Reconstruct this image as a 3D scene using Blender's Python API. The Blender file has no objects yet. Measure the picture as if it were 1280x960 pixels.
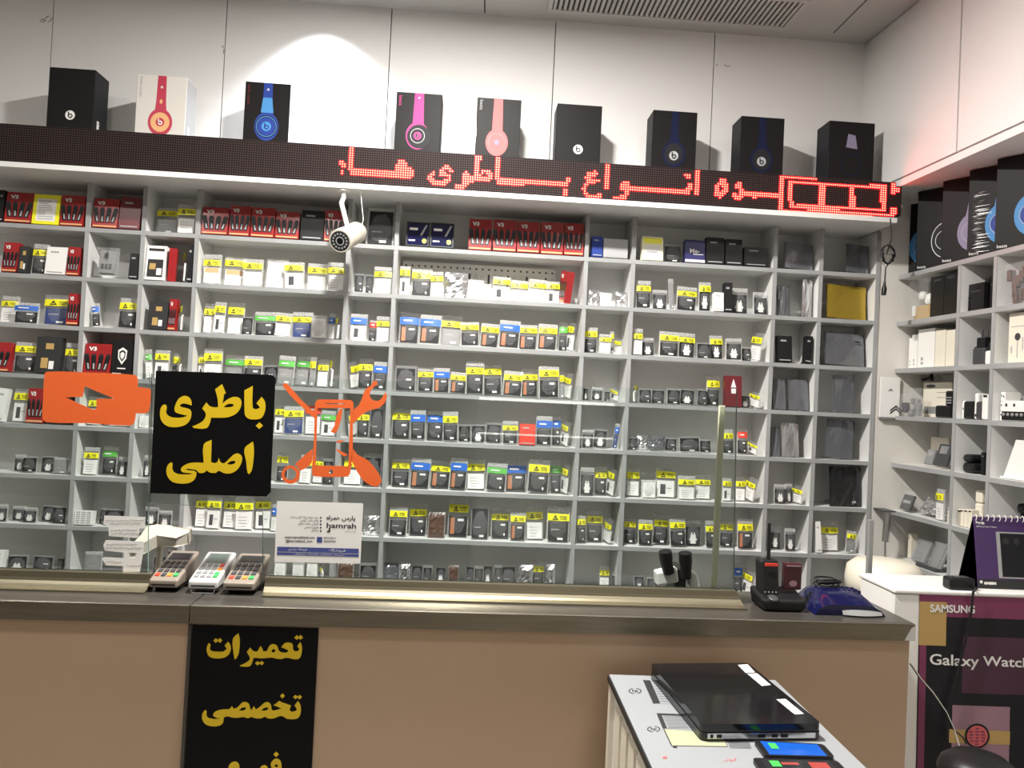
import bpy, bmesh, math, random
from mathutils import Vector, Matrix
from mathutils.geometry import tessellate_polygon
random.seed(7)
S = bpy.context.scene
C = S.collection
PI = math.pi
EYE = 1.6
FPX = 960.0
# ---------------------------------------------------------------- camera
def rotm(yaw, pitch, roll):
    c, s = math.cos, math.sin
    Rz = Matrix(((c(yaw), -s(yaw), 0), (s(yaw), c(yaw), 0), (0, 0, 1)))
    Rx = Matrix(((1, 0, 0), (0, c(pitch), -s(pitch)), (0, s(pitch), c(pitch))))
    Ry = Matrix(((c(roll), 0, s(roll)), (0, 1, 0), (-s(roll), 0, c(roll))))
    return Rz @ Rx @ Ry
RM = rotm(math.radians(-3.243), math.radians(1.020), math.radians(-2.772))
cd = bpy.data.cameras.new('camera'); cam = bpy.data.objects.new('camera', cd); C.objects.link(cam)
cd.sensor_width = 36.0; cd.lens = FPX / 1280 * 36.0; cd.clip_start = 0.02
_r, _f, _u = RM.col[0], RM.col[1], RM.col[2]
cam.matrix_world = Matrix(((_r.x, _u.x, -_f.x, 0), (_r.y, _u.y, -_f.y, 0), (_r.z, _u.z, -_f.z, EYE), (0, 0, 0, 1)))
S.camera = cam
def ray(px, py):
    return RM @ Vector(((px - 640) / FPX, 1.0, -(py - 480) / FPX))
def at(px, py, Y):
    d = ray(px, py); t = Y / d.y
    return Vector((d.x * t, Y, EYE + d.z * t))
def atz(px, py, z):
    d = ray(px, py); t = (z - EYE) / d.z
    return Vector((d.x * t, d.y * t, z))
def atp(px, py, p, n):
    d = ray(px, py); o = Vector((0, 0, EYE)); t = (p - o).dot(n) / d.dot(n)
    return o + d * t
def proj(v):
    q = RM.transposed() @ (Vector(v) - Vector((0, 0, EYE)))
    return 640 + FPX * q.x / q.y, 480 - FPX * q.z / q.y
# ---------------------------------------------------------------- light
S.view_settings.view_transform = 'Standard'; S.view_settings.look = 'None'
S.view_settings.exposure = 0.2; S.view_settings.gamma = 1.0; S.view_settings.use_curve_mapping = False
S.cycles.transparent_max_bounces = 24
S.cycles.max_bounces = 8
W = bpy.data.worlds.new('world'); S.world = W; W.use_nodes = True
W.node_tree.nodes['Background'].inputs[0].default_value = (1.0, 0.97, 0.92, 1)
W.node_tree.nodes['Background'].inputs[1].default_value = 0.025
YS, YB, YU = 3.2, 3.375, 3.375          # shelf fronts, shelf backs, upper panels
ZCEIL = at(693, 26, YU).z
DOWN = [(-0.06, 1.92), (-2.1, 1.25), (-0.95, 1.2), (0.85, 1.2), (1.65, 1.25), (-1.0, -0.5), (1.0, -0.5)]
P_DOWN = [118, 15, 14, 5, 4, 5, 5]
SPOT = (-0.70, 3.20)
def lamp(name, typ, loc, power, col, **kw):
    l = bpy.data.lights.new(name, typ); l.energy = power; l.color = col
    for k, v in kw.items(): setattr(l, k, v)
    o = bpy.data.objects.new(name, l); o.location = loc; C.objects.link(o); return o
for (x, y), p in zip(DOWN, P_DOWN):
    lamp('downlight_lamp', 'AREA', (x, y, ZCEIL - .022), p, (1.0, .965, .91), shape='DISK', size=.16)
sp = lamp('spot_lamp', 'SPOT', (SPOT[0], SPOT[1], ZCEIL - .03), 30, (.90, .94, 1.0), spot_size=math.radians(104), spot_blend=.5, shadow_soft_size=.03)
sp.rotation_euler = (math.radians(6), 0, 0)
# ---------------------------------------------------------------- materials
MATS = {}
def mat(name, col=(.8, .8, .8), rough=.5, metal=0.0, spec=.5, emit=None, es=1.0):
    if name in MATS: return MATS[name]
    m = bpy.data.materials.new(name); m.use_nodes = True
    b = m.node_tree.nodes['Principled BSDF']
    b.inputs['Base Color'].default_value = (*col, 1); b.inputs['Roughness'].default_value = rough
    b.inputs['Metallic'].default_value = metal; b.inputs['Specular IOR Level'].default_value = spec
    if emit:
        b.inputs['Emission Color'].default_value = (*emit, 1); b.inputs['Emission Strength'].default_value = es
    MATS[name] = m; return m
def noisy(name, c1, c2, scale, rough=.5, metal=0.0, spec=.5, stretch=(1, 1, 1), bump=0.0, detail=4):
    m = mat(name, c1, rough, metal, spec); nt = m.node_tree; b = nt.nodes['Principled BSDF']
    tc = nt.nodes.new('ShaderNodeTexCoord'); mp = nt.nodes.new('ShaderNodeMapping'); mp.inputs['Scale'].default_value = stretch
    n = nt.nodes.new('ShaderNodeTexNoise'); n.inputs['Scale'].default_value = scale; n.inputs['Detail'].default_value = detail
    r = nt.nodes.new('ShaderNodeValToRGB'); r.color_ramp.elements[0].position = .35; r.color_ramp.elements[1].position = .65
    r.color_ramp.elements[0].color = (*c1, 1); r.color_ramp.elements[1].color = (*c2, 1)
    L = nt.links.new
    L(tc.outputs['Object'], mp.inputs[0]); L(mp.outputs[0], n.inputs['Vector']); L(n.outputs[0], r.inputs[0]); L(r.outputs[0], b.inputs['Base Color'])
    if bump:
        bp = nt.nodes.new('ShaderNodeBump'); bp.inputs['Strength'].default_value = bump; bp.inputs['Distance'].default_value = .004
        L(n.outputs[0], bp.inputs['Height']); L(bp.outputs[0], b.inputs['Normal'])
    return m
def glassmat(name, tint, ior=1.45, rough=0.0):
    m = bpy.data.materials.new(name); m.use_nodes = True; nt = m.node_tree; nt.nodes.clear(); L = nt.links.new
    o = nt.nodes.new('ShaderNodeOutputMaterial'); mx = nt.nodes.new('ShaderNodeMixShader'); fr = nt.nodes.new('ShaderNodeFresnel'); fr.inputs[0].default_value = ior
    t = nt.nodes.new('ShaderNodeBsdfTransparent'); t.inputs[0].default_value = (*tint, 1)
    g = nt.nodes.new('ShaderNodeBsdfGlossy'); g.inputs['Roughness'].default_value = rough
    L(fr.outputs[0], mx.inputs[0]); L(t.outputs[0], mx.inputs[1]); L(g.outputs[0], mx.inputs[2]); L(mx.outputs[0], o.inputs[0])
    MATS[name] = m; return m
def filmmat(name, col, fac, rough=.12, scale=9.0):
    m = bpy.data.materials.new(name); m.use_nodes = True; nt = m.node_tree; nt.nodes.clear(); L = nt.links.new
    o = nt.nodes.new('ShaderNodeOutputMaterial'); mx = nt.nodes.new('ShaderNodeMixShader'); mx.inputs[0].default_value = fac
    t = nt.nodes.new('ShaderNodeBsdfTransparent')
    p = nt.nodes.new('ShaderNodeBsdfPrincipled'); p.inputs['Base Color'].default_value = (*col, 1); p.inputs['Roughness'].default_value = rough
    tc = nt.nodes.new('ShaderNodeTexCoord'); n = nt.nodes.new('ShaderNodeTexNoise'); n.inputs['Scale'].default_value = scale; n.inputs['Detail'].default_value = 3
    bp = nt.nodes.new('ShaderNodeBump'); bp.inputs['Strength'].default_value = .7; bp.inputs['Distance'].default_value = .02
    L(tc.outputs['Object'], n.inputs['Vector']); L(n.outputs[0], bp.inputs['Height']); L(bp.outputs[0], p.inputs['Normal'])
    L(t.outputs[0], mx.inputs[1]); L(p.outputs[0], mx.inputs[2]); L(mx.outputs[0], o.inputs[0])
    MATS[name] = m; return m
M = dict(
    panel=noisy('panel_laminate', (.72, .71, .70), (.75, .74, .73), 2, .06, spec=.35),
    dimwall=noisy('shop_front_wall', (.22, .20, .18), (.25, .23, .20), 2, .6),
    stain=mat('glue_stain', (.30, .20, .14), .8),
    ceil=noisy('ceiling_paint', (.50, .485, .465), (.53, .515, .49), 3, .5),
    wallp=noisy('wall_paint', (.62, .60, .56), (.65, .63, .59), 3, .5),
    shelf=noisy('shelf_laminate', (.67, .67, .66), (.71, .71, .695), 4, .38),
    edge=noisy('shelf_edging', (.30, .305, .31), (.35, .355, .36), 6, .4),
    seam=mat('seam_shadow_gap', (.05, .05, .05), .8),
    floor=noisy('floor_tile', (.35, .33, .30), (.42, .40, .36), 5, .3),
    tan=noisy('counter_tan', (.44, .305, .20), (.47, .33, .22), 1.5, .5),
    worktop=noisy('counter_worktop', (.042, .038, .034), (.058, .052, .045), 5, .28, stretch=(1, 8, 8)),
    wedge=noisy('counter_edge', (.15, .13, .095), (.19, .165, .12), 5, .32, .6, stretch=(1, 20, 20)),
    alu=noisy('bronze_aluminium', (.30, .27, .19), (.33, .30, .215), 4, .36, .9, stretch=(.4, 12, 12)),
    steel=mat('brushed_steel', (.6, .6, .6), .3, 1.0),
    black=mat('black_plastic', (.010, .010, .011), .38, 0, .3),
    signblack=mat('sign_black', (.004, .004, .0045), .45, 0, .12), tablew=mat('table_sheet', (.29, .305, .32), .4),
    navybox=mat('navy_carton', (.022, .022, .12), .4),
    boxwhite=mat('cream_white_carton', (.60, .57, .53), .5),
    sheetpale=mat('pale_sheet_print', (.36, .38, .25), .6),
    boxblack=mat('black_carton', (.009, .008, .0085), .5, 0, .15),
    blackg=mat('black_gloss', (.008, .008, .009), .12),
    darkgrey=mat('dark_grey_plastic', (.05, .05, .055), .4),
    grey=mat('grey_plastic', (.25, .25, .25), .4),
    white=mat('white_plastic', (.80, .79, .76), .35),
    cream=mat('cream_plastic', (.74, .69, .58), .4),
    offwhite=mat('paper_white', (.78, .77, .75), .7),
    yellow=mat('yellow_band', (.82, .78, .02), .35),
    yellowl=mat('yellow_letter', (.68, .47, .008), .45),
    orange=mat('orange_vinyl', (.78, .13, .025), .5),
    blue=mat('blue_band', (.03, .13, .50), .35),
    navy=mat('navy_plastic', (.006, .007, .045), .12),
    green=mat('green_band', (.10, .42, .07), .4),
    red=mat('red_card', (.30, .016, .018), .25),
    redb=mat('red_bright', (.65, .05, .03), .4),
    darkmaroon=mat('dark_maroon_plastic', (.045, .008, .012), .3),
    maroon=mat('maroon_card', (.13, .012, .018), .35),
    pink=mat('pink_print', (.50, .04, .20), .5, 0, .2),
    salmon=mat('salmon_print', (.56, .12, .12), .5, 0, .2),
    crimson=mat('crimson_print', (.42, .015, .05), .4),
    peach=mat('peach_print', (.68, .38, .18), .5, 0, .2),
    sky=mat('sky_print', (.06, .22, .48), .5, 0, .2),
    dimblue=mat('dim_blue_print', (.006, .009, .035), .5, 0, .15),
    royal=mat('royal_print', (.02, .045, .24), .5, 0, .2),
    lilac=mat('lilac_print', (.22, .20, .30), .5, 0, .2),
    silver=mat('silver_foil', (.62, .62, .64), .22, .9),
    anti=mat('antistatic_bag', (.15, .155, .17), .16, .35),
    antid=mat('antistatic_dark', (.05, .052, .058), .18, .4),
    goldf=mat('gold_foil', (.42, .29, .04), .3, .5),
    gold=mat('gold_print', (.46, .30, .10), .5),
    plum=mat('plum_print', (.19, .028, .09), .5),
    plumd=mat('dark_plum_print', (.055, .012, .035), .5),
    coal=mat('charcoal_print', (.014, .014, .017), .55, 0, .2),
    mauve=mat('mauve_print', (.30, .17, .22), .5),
    purple=mat('purple_cover', (.055, .022, .11), .35),
    battw=mat('battery_white', (.75, .74, .72), .5),
    battd=mat('battery_charcoal', (.022, .022, .024), .45, 0, .25),
    battg=mat('battery_grey', (.22, .22, .22), .45),
    battb=mat('battery_blue', (.03, .05, .16), .4),
    battc=mat('copper_flex', (.40, .16, .08), .4),
    ink=mat('print_ink', (.02, .02, .02), .6),
    inkg=mat('print_grey', (.35, .35, .36), .6),
    lcd=mat('lcd_glass', (.10, .13, .12), .15),
    lcdd=mat('lcd_dark', (.02, .02, .022), .12),
    keyr=mat('key_red', (.6, .06, .03), .4), keyo=mat('key_orange', (.75, .25, .04), .4), keyg=mat('key_green', (.05, .38, .10), .4),
    champagne=mat('champagne_plastic', (.30, .255, .21), .3, .2), termwhite=mat('terminal_white', (.58, .58, .57), .35), camcream=mat('camera_cream', (.50, .47, .40), .4),
    ledface=None, wood=mat('tag_green', (.05, .55, .08), .5),
    phoneblue=mat('phone_screen_blue', (.01, .09, .45), .1),
    blotch=mat('phone_screen_red', (.35, .06, .05), .1),
    barblue=mat('notice_blue', (.05, .07, .26), .6),
    grilled=mat('grille_dark', (.06, .055, .05), .7),
    ledglow=mat('led_red_glow', (.3, .0, .0), .4, emit=(1, .0, .006), es=32.0),
    ledhot=mat('led_core', (.6, .2, .05), .4, emit=(1, .21, .06), es=4.6),
    lens=mat('lamp_lens', (.9, .9, .9), .4, emit=(1, .95, .88), es=8.0),
    glass=glassmat('clear_glass', (.93, .965, .955)),
    gedge=mat('glass_edge', (.16, .28, .24), .15),
    film=filmmat('clear_film', (.80, .81, .82), .09), filmw=filmmat('milky_film', (.85, .85, .84), .35),
    header=filmmat('bag_header_film', (.82, .82, .80), .42, .1, 14.0), filmc=filmmat('crinkled_film', (.75, .76, .78), .13, .06, 26.0),
    brownp=mat('brown_goods', (.10, .055, .04), .35),
    pale=mat('pale_yellow_card', (.84, .82, .60), .6),
)
def ledface():
    m = mat('led_matrix_face', (.012, .010, .010), .6, 0, .1); nt = m.node_tree; L = nt.links.new; b = nt.nodes['Principled BSDF']
    tc = nt.nodes.new('ShaderNodeTexCoord'); sx = nt.nodes.new('ShaderNodeSeparateXYZ'); L(tc.outputs['Object'], sx.inputs[0])
    def mth(op, a, v=None):
        n = nt.nodes.new('ShaderNodeMath'); n.operation = op
        if hasattr(a, 'links'): L(a, n.inputs[0])
        else: n.inputs[0].default_value = a
        if v is not None:
            if hasattr(v, 'links'): L(v, n.inputs[1])
            else: n.inputs[1].default_value = v
        return n.outputs[0]
    def cell(s): return mth('POWER', mth('SUBTRACT', mth('FRACT', mth('DIVIDE', s, LP)), .5), 2.0)
    d = mth('ADD', cell(sx.outputs['X']), cell(sx.outputs['Z']))
    k = mth('LESS_THAN', d, .05)
    mx = nt.nodes.new('ShaderNodeMix'); mx.data_type = 'RGBA'; L(k, mx.inputs[0])
    mx.inputs[6].default_value = (.012, .009, .009, 1); mx.inputs[7].default_value = (.085, .05, .048, 1)
    L(mx.outputs[2], b.inputs['Base Color']); return m
LP = .0092
M['ledface'] = ledface()
# ---------------------------------------------------------------- mesh helpers
class MB:
    def __init__(s): s.v = []; s.f = []; s.m = []; s.sm = []
    def add(s, vs, fs, mi=0, smooth=False):
        k = len(s.v); s.v += [tuple(v) for v in vs]
        for f in fs: s.f.append([i + k for i in f]); s.m.append(mi); s.sm.append(smooth)
        return s
    def box(s, x0, x1, y0, y1, z0, z1, mi=0):
        vs = [(x0, y0, z0), (x1, y0, z0), (x1, y1, z0), (x0, y1, z0), (x0, y0, z1), (x1, y0, z1), (x1, y1, z1), (x0, y1, z1)]
        return s.add(vs, [(0, 3, 2, 1), (4, 5, 6, 7), (0, 1, 5, 4), (1, 2, 6, 5), (2, 3, 7, 6), (3, 0, 4, 7)], mi)
    def rbox(s, x0, x1, y0, y1, z0, z1, b=.003, mi=0, seg=2, taper=None):
        bm = bmesh.new(); bmesh.ops.create_cube(bm, size=1)
        for v in bm.verts:
            v.co = Vector(((x0 + x1) / 2 + v.co.x * (x1 - x0), (y0 + y1) / 2 + v.co.y * (y1 - y0), (z0 + z1) / 2 + v.co.z * (z1 - z0)))
        if taper:
            for v in bm.verts: v.co = taper(v.co.copy())
        bmesh.ops.bevel(bm, geom=list(bm.edges), offset=b, segments=seg, affect='EDGES', profile=.5)
        bm.verts.ensure_lookup_table()
        s.add([v.co for v in bm.verts], [[v.index for v in f.verts] for f in bm.faces], mi); bm.free(); return s
    def hexa(s, p, mi=0):   # 8 corners: bottom 4 ccw, top 4
        return s.add(p, [(0, 3, 2, 1), (4, 5, 6, 7), (0, 1, 5, 4), (1, 2, 6, 5), (2, 3, 7, 6), (3, 0, 4, 7)], mi)
    def quad(s, a, b, c, d, mi=0): return s.add([a, b, c, d], [(0, 1, 2, 3)], mi)
    def prism(s, outer, holes, fn, th, mi=0):
        """outer/holes: 2D loops; fn(u,v)->(point, normal); thickness th along -normal side"""
        loops = [outer] + list(holes)
        tris = tessellate_polygon([[Vector((p[0], p[1], 0)) for p in l] for l in loops])
        pts = [p for l in loops for p in l]
        fr = []; bk = []
        for p in pts:
            q, n = fn(*p); fr.append(q); bk.append(q - n * th)
        k = len(pts); fs = [tuple(t) for t in tris] + [tuple(i + k for i in reversed(t)) for t in tris]
        o = 0
        for l in loops:
            n_ = len(l)
            for i in range(n_): a, b = o + i, o + (i + 1) % n_; fs.append((a, b, b + k, a + k))
            o += n_
        return s.add(fr + bk, fs, mi)
    def tube(s, pts, r, n=8, mi=0, cap=True):
        pts = [Vector(p) for p in pts]; rr = r if isinstance(r, (list, tuple)) else [r] * len(pts); vs = []; fs = []
        prev = None
        for i, p in enumerate(pts):
            t = (pts[min(i + 1, len(pts) - 1)] - pts[max(i - 1, 0)]).normalized()
            a = prev if prev is not None and abs(prev.dot(t)) < .95 else (Vector((0, 0, 1)) if abs(t.z) < .9 else Vector((1, 0, 0)))
            u = (a - t * a.dot(t)).normalized(); w = t.cross(u); prev = u
            for k in range(n): an = 2 * PI * k / n; vs.append(p + (u * math.cos(an) + w * math.sin(an)) * rr[i])
        for i in range(len(pts) - 1):
            for k in range(n): fs.append((i * n + k, i * n + (k + 1) % n, (i + 1) * n + (k + 1) % n, (i + 1) * n + k))
        s.add(vs, fs, mi, True)
        if cap:
            m = len(pts); s.add(vs[:n], [tuple(range(n))[::-1]], mi); s.add(vs[(m - 1) * n:], [tuple(range(n))], mi)
        return s
    def lathe(s, prof, n=24, mi=0, org=(0, 0, 0), axis=None, smooth=True):
        vs = []; fs = []; q = Vector((0, 0, 1)).rotation_difference(Vector(axis).normalized()) if axis else None; o = Vector(org)
        for r, z in prof:
            for k in range(n):
                a = 2 * PI * k / n; p = Vector((r * math.cos(a), r * math.sin(a), z))
                vs.append(o + (q @ p if q else p))
        for i in range(len(prof) - 1):
            for k in range(n): fs.append((i * n + k, i * n + (k + 1) % n, (i + 1) * n + (k + 1) % n, (i + 1) * n + k))
        s.add(vs, fs, mi, smooth); s.add(vs[:n], [tuple(range(n))[::-1]], mi); s.add(vs[-n:], [tuple(range(n))], mi); return s
    def disc(s, c, r, nrm=(0, -1, 0), n=20, mi=0, r2=0, sx=1.0):
        nrm = Vector(nrm).normalized(); up = Vector((0, 0, 1)) if abs(nrm.z) < .9 else Vector((0, 1, 0))
        u = up.cross(nrm).normalized(); w = nrm.cross(u); c = Vector(c)
        ps = [c + (u * math.cos(2 * PI * k / n) * sx + w * math.sin(2 * PI * k / n)) * r for k in range(n)]
        if r2:
            qs = [c + (u * math.cos(2 * PI * k / n) * sx + w * math.sin(2 * PI * k / n)) * r2 for k in range(n)]
            return s.add(ps + qs, [(k, (k + 1) % n, n + (k + 1) % n, n + k) for k in range(n)], mi)
        return s.add(ps, [tuple(range(n))], mi)
    def mesh(s, name, mats):
        me = bpy.data.meshes.new(name); me.from_pydata([tuple(v) for v in s.v], [], s.f)
        for m in (mats if isinstance(mats, (list, tuple)) else [mats]): me.materials.append(M[m] if isinstance(m, str) else m)
        me.polygons.foreach_set('material_index', s.m); me.polygons.foreach_set('use_smooth', s.sm); me.update(); return me
    def build(s, name, mats, parent=None, loc=None, rot=None):
        return obj(name, s.mesh(name, mats), parent, loc, rot)
def obj(name, me, parent=None, loc=None, rot=None):
    o = bpy.data.objects.new(name, me); C.objects.link(o)
    if parent: o.parent = parent
    if loc is not None: o.location = loc
    if rot is not None: o.rotation_euler = rot
    return o
USED = {}
def tag(o, label, cat, group=None):
    o['label'] = label; o['category'] = cat
    if group: o['group'] = group
    return o
def thing(name, label, cat, loc=(0, 0, 0), rz=0, group=None):
    o = bpy.data.objects.new(name, None); C.objects.link(o); o.location = loc; o.rotation_euler = (0, 0, rz)
    o.empty_display_size = .05
    return tag(o, label, cat, group)
def struct(o): o['kind'] = 'structure'; return o
TXT = {}
def txt(body, size=1.0, bold=0.0, align='CENTER'):
    k = (body, size, bold, align)
    if k in TXT: return TXT[k]
    c = bpy.data.curves.new('lettering', 'FONT'); c.body = body; c.size = size; c.align_x = align; c.offset = bold; c.extrude = 0; c.resolution_u = 4
    o = bpy.data.objects.new('lettering', c); C.objects.link(o); bpy.context.view_layer.update()
    me = bpy.data.meshes.new_from_object(o.evaluated_get(bpy.context.evaluated_depsgraph_get()))
    bpy.data.objects.remove(o); bpy.data.curves.remove(c); TXT[k] = me; return me
def addtxt(mb, body, size, fn, mi=0, bold=0.0, align='CENTER', sx=1.0):
    """stamps lettering into a mesh builder; fn(u,v)->point"""
    me = txt(body, size, bold, align)
    mb.add([fn(v.co.x * sx, v.co.y) for v in me.vertices], [tuple(p.vertices) for p in me.polygons], mi)
# Arabic letter joining for the signs' small print
_AR = {'ا': 0xFE8D, 'ب': 0xFE8F, 'ت': 0xFE95, 'خ': 0xFEA5, 'د': 0xFEA9, 'ر': 0xFEAD, 'ز': 0xFEAF, 'س': 0xFEB1, 'ش': 0xFEB5, 'ص': 0xFEB9, 'ط': 0xFEC1,
       'ع': 0xFEC9, 'ف': 0xFED1, 'ق': 0xFED5, 'ل': 0xFEDD, 'م': 0xFEE1, 'ن': 0xFEE5, 'ه': 0xFEE9, 'و': 0xFEED, 'ی': 0xFEF1, 'گ': 0xFB92, 'پ': 0xFB56, 'ج': 0xFE9D}
_NJ = set('ادرزو')
def arab(s):
    out = []
    for w in s.split(' '):
        r = ''
        for i, ch in enumerate(w):
            if ch not in _AR: r += ch; continue
            prev = i > 0 and w[i - 1] in _AR and w[i - 1] not in _NJ
            nxt = i < len(w) - 1 and w[i + 1] in _AR and ch not in _NJ
            k = _AR[ch]
            if ch == 'ی' and not nxt: r += chr(0xFEF0 if prev else 0xFEEF)
            else: r += chr(k + (3 if prev and nxt else 2 if nxt else 1 if prev else 0))
        out.append(r[::-1])
    return ' '.join(out[::-1])
def loop(s, ox, oy, sc):
    n = [float(t) for t in s.replace(',', ' ').split()]
    return [(ox + n[i] / sc, oy + n[i + 1] / sc) for i in range(0, len(n), 2)]
def smooth(P, k=3, corner=62):
    n = len(P); T = []
    for i in range(n):
        a, b, c = Vector(P[i - 1]), Vector(P[i]), Vector(P[(i + 1) % n])
        u, w = b - a, c - b
        T.append(None if u.length < 1e-9 or w.length < 1e-9 or math.degrees(u.angle(w)) > corner else (c - a) * .5)
    out = []
    for i in range(n):
        p, q = Vector(P[i]), Vector(P[(i + 1) % n]); L_ = (q - p)
        t0 = T[i] if T[i] is not None else L_; t1 = T[(i + 1) % n] if T[(i + 1) % n] is not None else L_
        if t0.length > 0: t0 = t0.normalized() * L_.length
        if t1.length > 0: t1 = t1.normalized() * L_.length
        for j in range(k):
            t = j / k; h = ((2 * t**3 - 3 * t**2 + 1), (t**3 - 2 * t**2 + t), (-2 * t**3 + 3 * t**2), (t**3 - t**2))
            v = p * h[0] + t0 * h[1] + q * h[2] + t1 * h[3]; out.append((v.x, v.y))
    return out
# ================================================================ STRUCTURE
V = Vector
XD = [-1.574, -1.352, -1.137, -.523, -.327, .469, .670, 1.282, 1.483]
XJ = at(1095, 400, YS).x
XL = -2.3
def ZB(k): return EYE + .598 - .2013 * (k - 1)     # board k (0 = cornice level, 1 = under top row ... 8)
XLW, YBK = -2.9, -2.6
A = math.radians(2.7)
DR = V((math.sin(A), -math.cos(A), 0)); NR = V((-math.cos(A), -math.sin(A), 0))     # along side wall to the viewer; its normal into the room
PC = at(1077, 150, YU)                                # upper corner
PR = at(1119, 458, YS)                                # front corner of the side shelving
def rw(p0, s, d, z): q = p0 + DR * s - NR * d; return V((q.x, q.y, z))   # s along wall, d into wall
ZSOF = atp(1203, 188, PC, NR).z                       # underside of the doors, side wall
m = MB()
# back wall: laminated panels with shadow gaps
xs = [XLW] + [at(x, y, YU).x for x, y in ((64, 60), (280, 80), (486, 90), (691, 110), (890, 130))] + [PC.x + .02]
for a, b in zip(xs[:-1], xs[1:]): m.box(a + .002, b - .002, YU, YU + .02, ZB(0) - .02, ZCEIL, 0)
for px, py, L_, a in ((62, 20, .045, 2.6), (66, 22, .03, 2.2), (58, 26, .03, 2.9), (278, 57, .012, 1.2), (280, 62, .02, 1.7), (896, 80, .012, 1.4), (905, 82, .03, .1)):
    p = at(px, py, YU - .0008); m.tube([p + V((L_ * t * math.cos(a), 0, -L_ * t * math.sin(a) + .004 * math.sin(t * 9))) for t in (0, .25, .5, .75, 1)], [.0012, .0022, .0012, .0018, .0006], 5, 3)
m.box(XLW, PC.x + .4, YU + .015, YU + .06, 0, ZCEIL, 1)
m.box(XJ, PR.x + .26, YS + .004, YU, 0, ZB(0) + .15, 2)
struct(m.build('wall_back', ['panel', 'seam', 'wallp', 'stain']))
m = MB(); m.box(XLW - .1, XLW, YBK, YU, 0, ZCEIL); struct(m.build('wall_left', ['dimwall']))
m = MB(); m.box(XLW, 3.2, YBK - .1, YBK, 0, ZCEIL); struct(m.build('wall_front', ['dimwall']))
m = MB(); m.box(XLW - .1, 3.2, YBK - .1, YU + .06, -.06, 0); struct(m.build('floor', ['floor']))
# side wall: shelving bay recess is backed by it; above it the cupboard doors
m = MB(); DW = .215
q = [rw(PR, -.2, DW + .012, 0), rw(PR, 5.6, DW + .012, 0), rw(PR, 5.6, DW + .1, 0), rw(PR, -.2, DW + .1, 0)]
m.hexa(q + [V((p.x, p.y, ZCEIL)) for p in q], 0)
struct(m.build('wall_right', ['wallp']))
# cupboard run above the side shelving
sS = (atp(1199, 100, PC, NR) - PC).dot(DR)
cup = thing('wall_cupboard', 'pale laminated cupboard run high on the side wall above the headphone boxes', 'cupboard', rw(PC, 0, 0, ZSOF))
cup.rotation_euler = (0, 0, math.atan2(DR.y, DR.x))
ix = cup.rotation_euler.to_matrix().transposed()
ins = ix @ (-NR)
sg = 1 if ins.y > 0 else -1
def cbox(mb, s0, s1, d0, d1, z0, z1, mi=0):
    y0, y1 = sorted((d0 * sg, d1 * sg)); mb.box(s0, s1, y0, y1, z0, z1, mi)
hC = ZCEIL - ZSOF
for s0, s1 in ((-.005, sS - .004), (sS + .004, sS + .9), (sS + .908, sS + 1.8)):
    d = MB(); cbox(d, s0, s1, 0, .018, .006, hC - .004); d.build('door', ['panel'], cup)
d = MB(); cbox(d, -.01, 3.4, .02, .26, .0, hC - .002, 0); d.build('carcass', ['seam'], cup)
d = MB(); cbox(d, -.01, 3.4, -.002, .26, -.032, -.003, 0); d.build('bottom_board', ['panel'], cup)
# ceiling with seams and a slot grille
m = MB(); m.box(XLW - .1, 3.2, YBK - .1, YU + .06, ZCEIL, ZCEIL + .05, 0)
for (xa, ya, xb, yb) in ((606, 0, 606, 16), (1083, 0, 1042, 41)):
    a = atz(xa, ya, ZCEIL); b = atz(xb, yb, ZCEIL); dv = (b - a).normalized(); w = V((-dv.y, dv.x, 0)) * .003
    a = a - dv * 1.5
    m.quad(a - w - V((0, 0, .001)), a + w - V((0, 0, .001)), b + w - V((0, 0, .001)), b - w - V((0, 0, .001)), 1)
struct(m.build('ceiling', ['ceil', 'seam']))
g0 = atz(690, 9, ZCEIL); g1 = atz(982, 28.5, ZCEIL)
gr = thing('ceiling_vent', 'long slotted air grille set in the ceiling near the back wall', 'vent', (g0.x, g0.y, ZCEIL - .001))
GL, GD = g1.x - g0.x, .21
m = MB(); m.box(0, GL, -GD, 0, -.002, 0); m.build('backing', ['grilled'], gr)
m = MB(); nS = 46
for i in range(nS):
    x = GL * (i + .5) / nS; m.box(x - GL / nS * .27, x + GL / nS * .27, -GD, 0, -.008, -.002)
m.build('grille_slats', ['ceil'], gr)
m = MB()
for a in ((-.02, GL + .02, -GD - .02, -GD), (-.02, GL + .02, 0, .02), (-.02, 0, -GD, 0), (GL, GL + .02, -GD, 0)): m.box(*a, -.010, 0)
m.build('grille_frame', ['ceil'], gr)
for i, (x, y) in enumerate(DOWN):
    t = thing('ceiling_light', 'round recessed ceiling downlight ' + ['directly over the counter middle', 'in the customer row, fourth from the side wall', 'in the customer row, third from the side wall', 'in the customer row, second from the side wall', 'in the customer row, nearest the side wall', 'by the shop entrance, far from side wall', 'by the shop entrance, near side wall'][i], 'light', (x, y, ZCEIL))
    m = MB(); m.lathe([(.083, 0), (.10, 0), (.10, -.006), (.083, -.008)], 28); m.build('trim_ring', ['white'], t)
    m = MB(); m.disc((0, 0, -.004), .083, (0, 0, -1), 28); m.build('lens', ['lens'], t)
t = thing('ceiling_light', 'small ceiling spotlight close to the wall that makes the bright patch', 'light', (SPOT[0], SPOT[1], ZCEIL))
m = MB(); m.lathe([(.02, 0), (.045, 0), (.045, -.012), (.02, -.014)], 24); m.build('trim_ring', ['white'], t)
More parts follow.
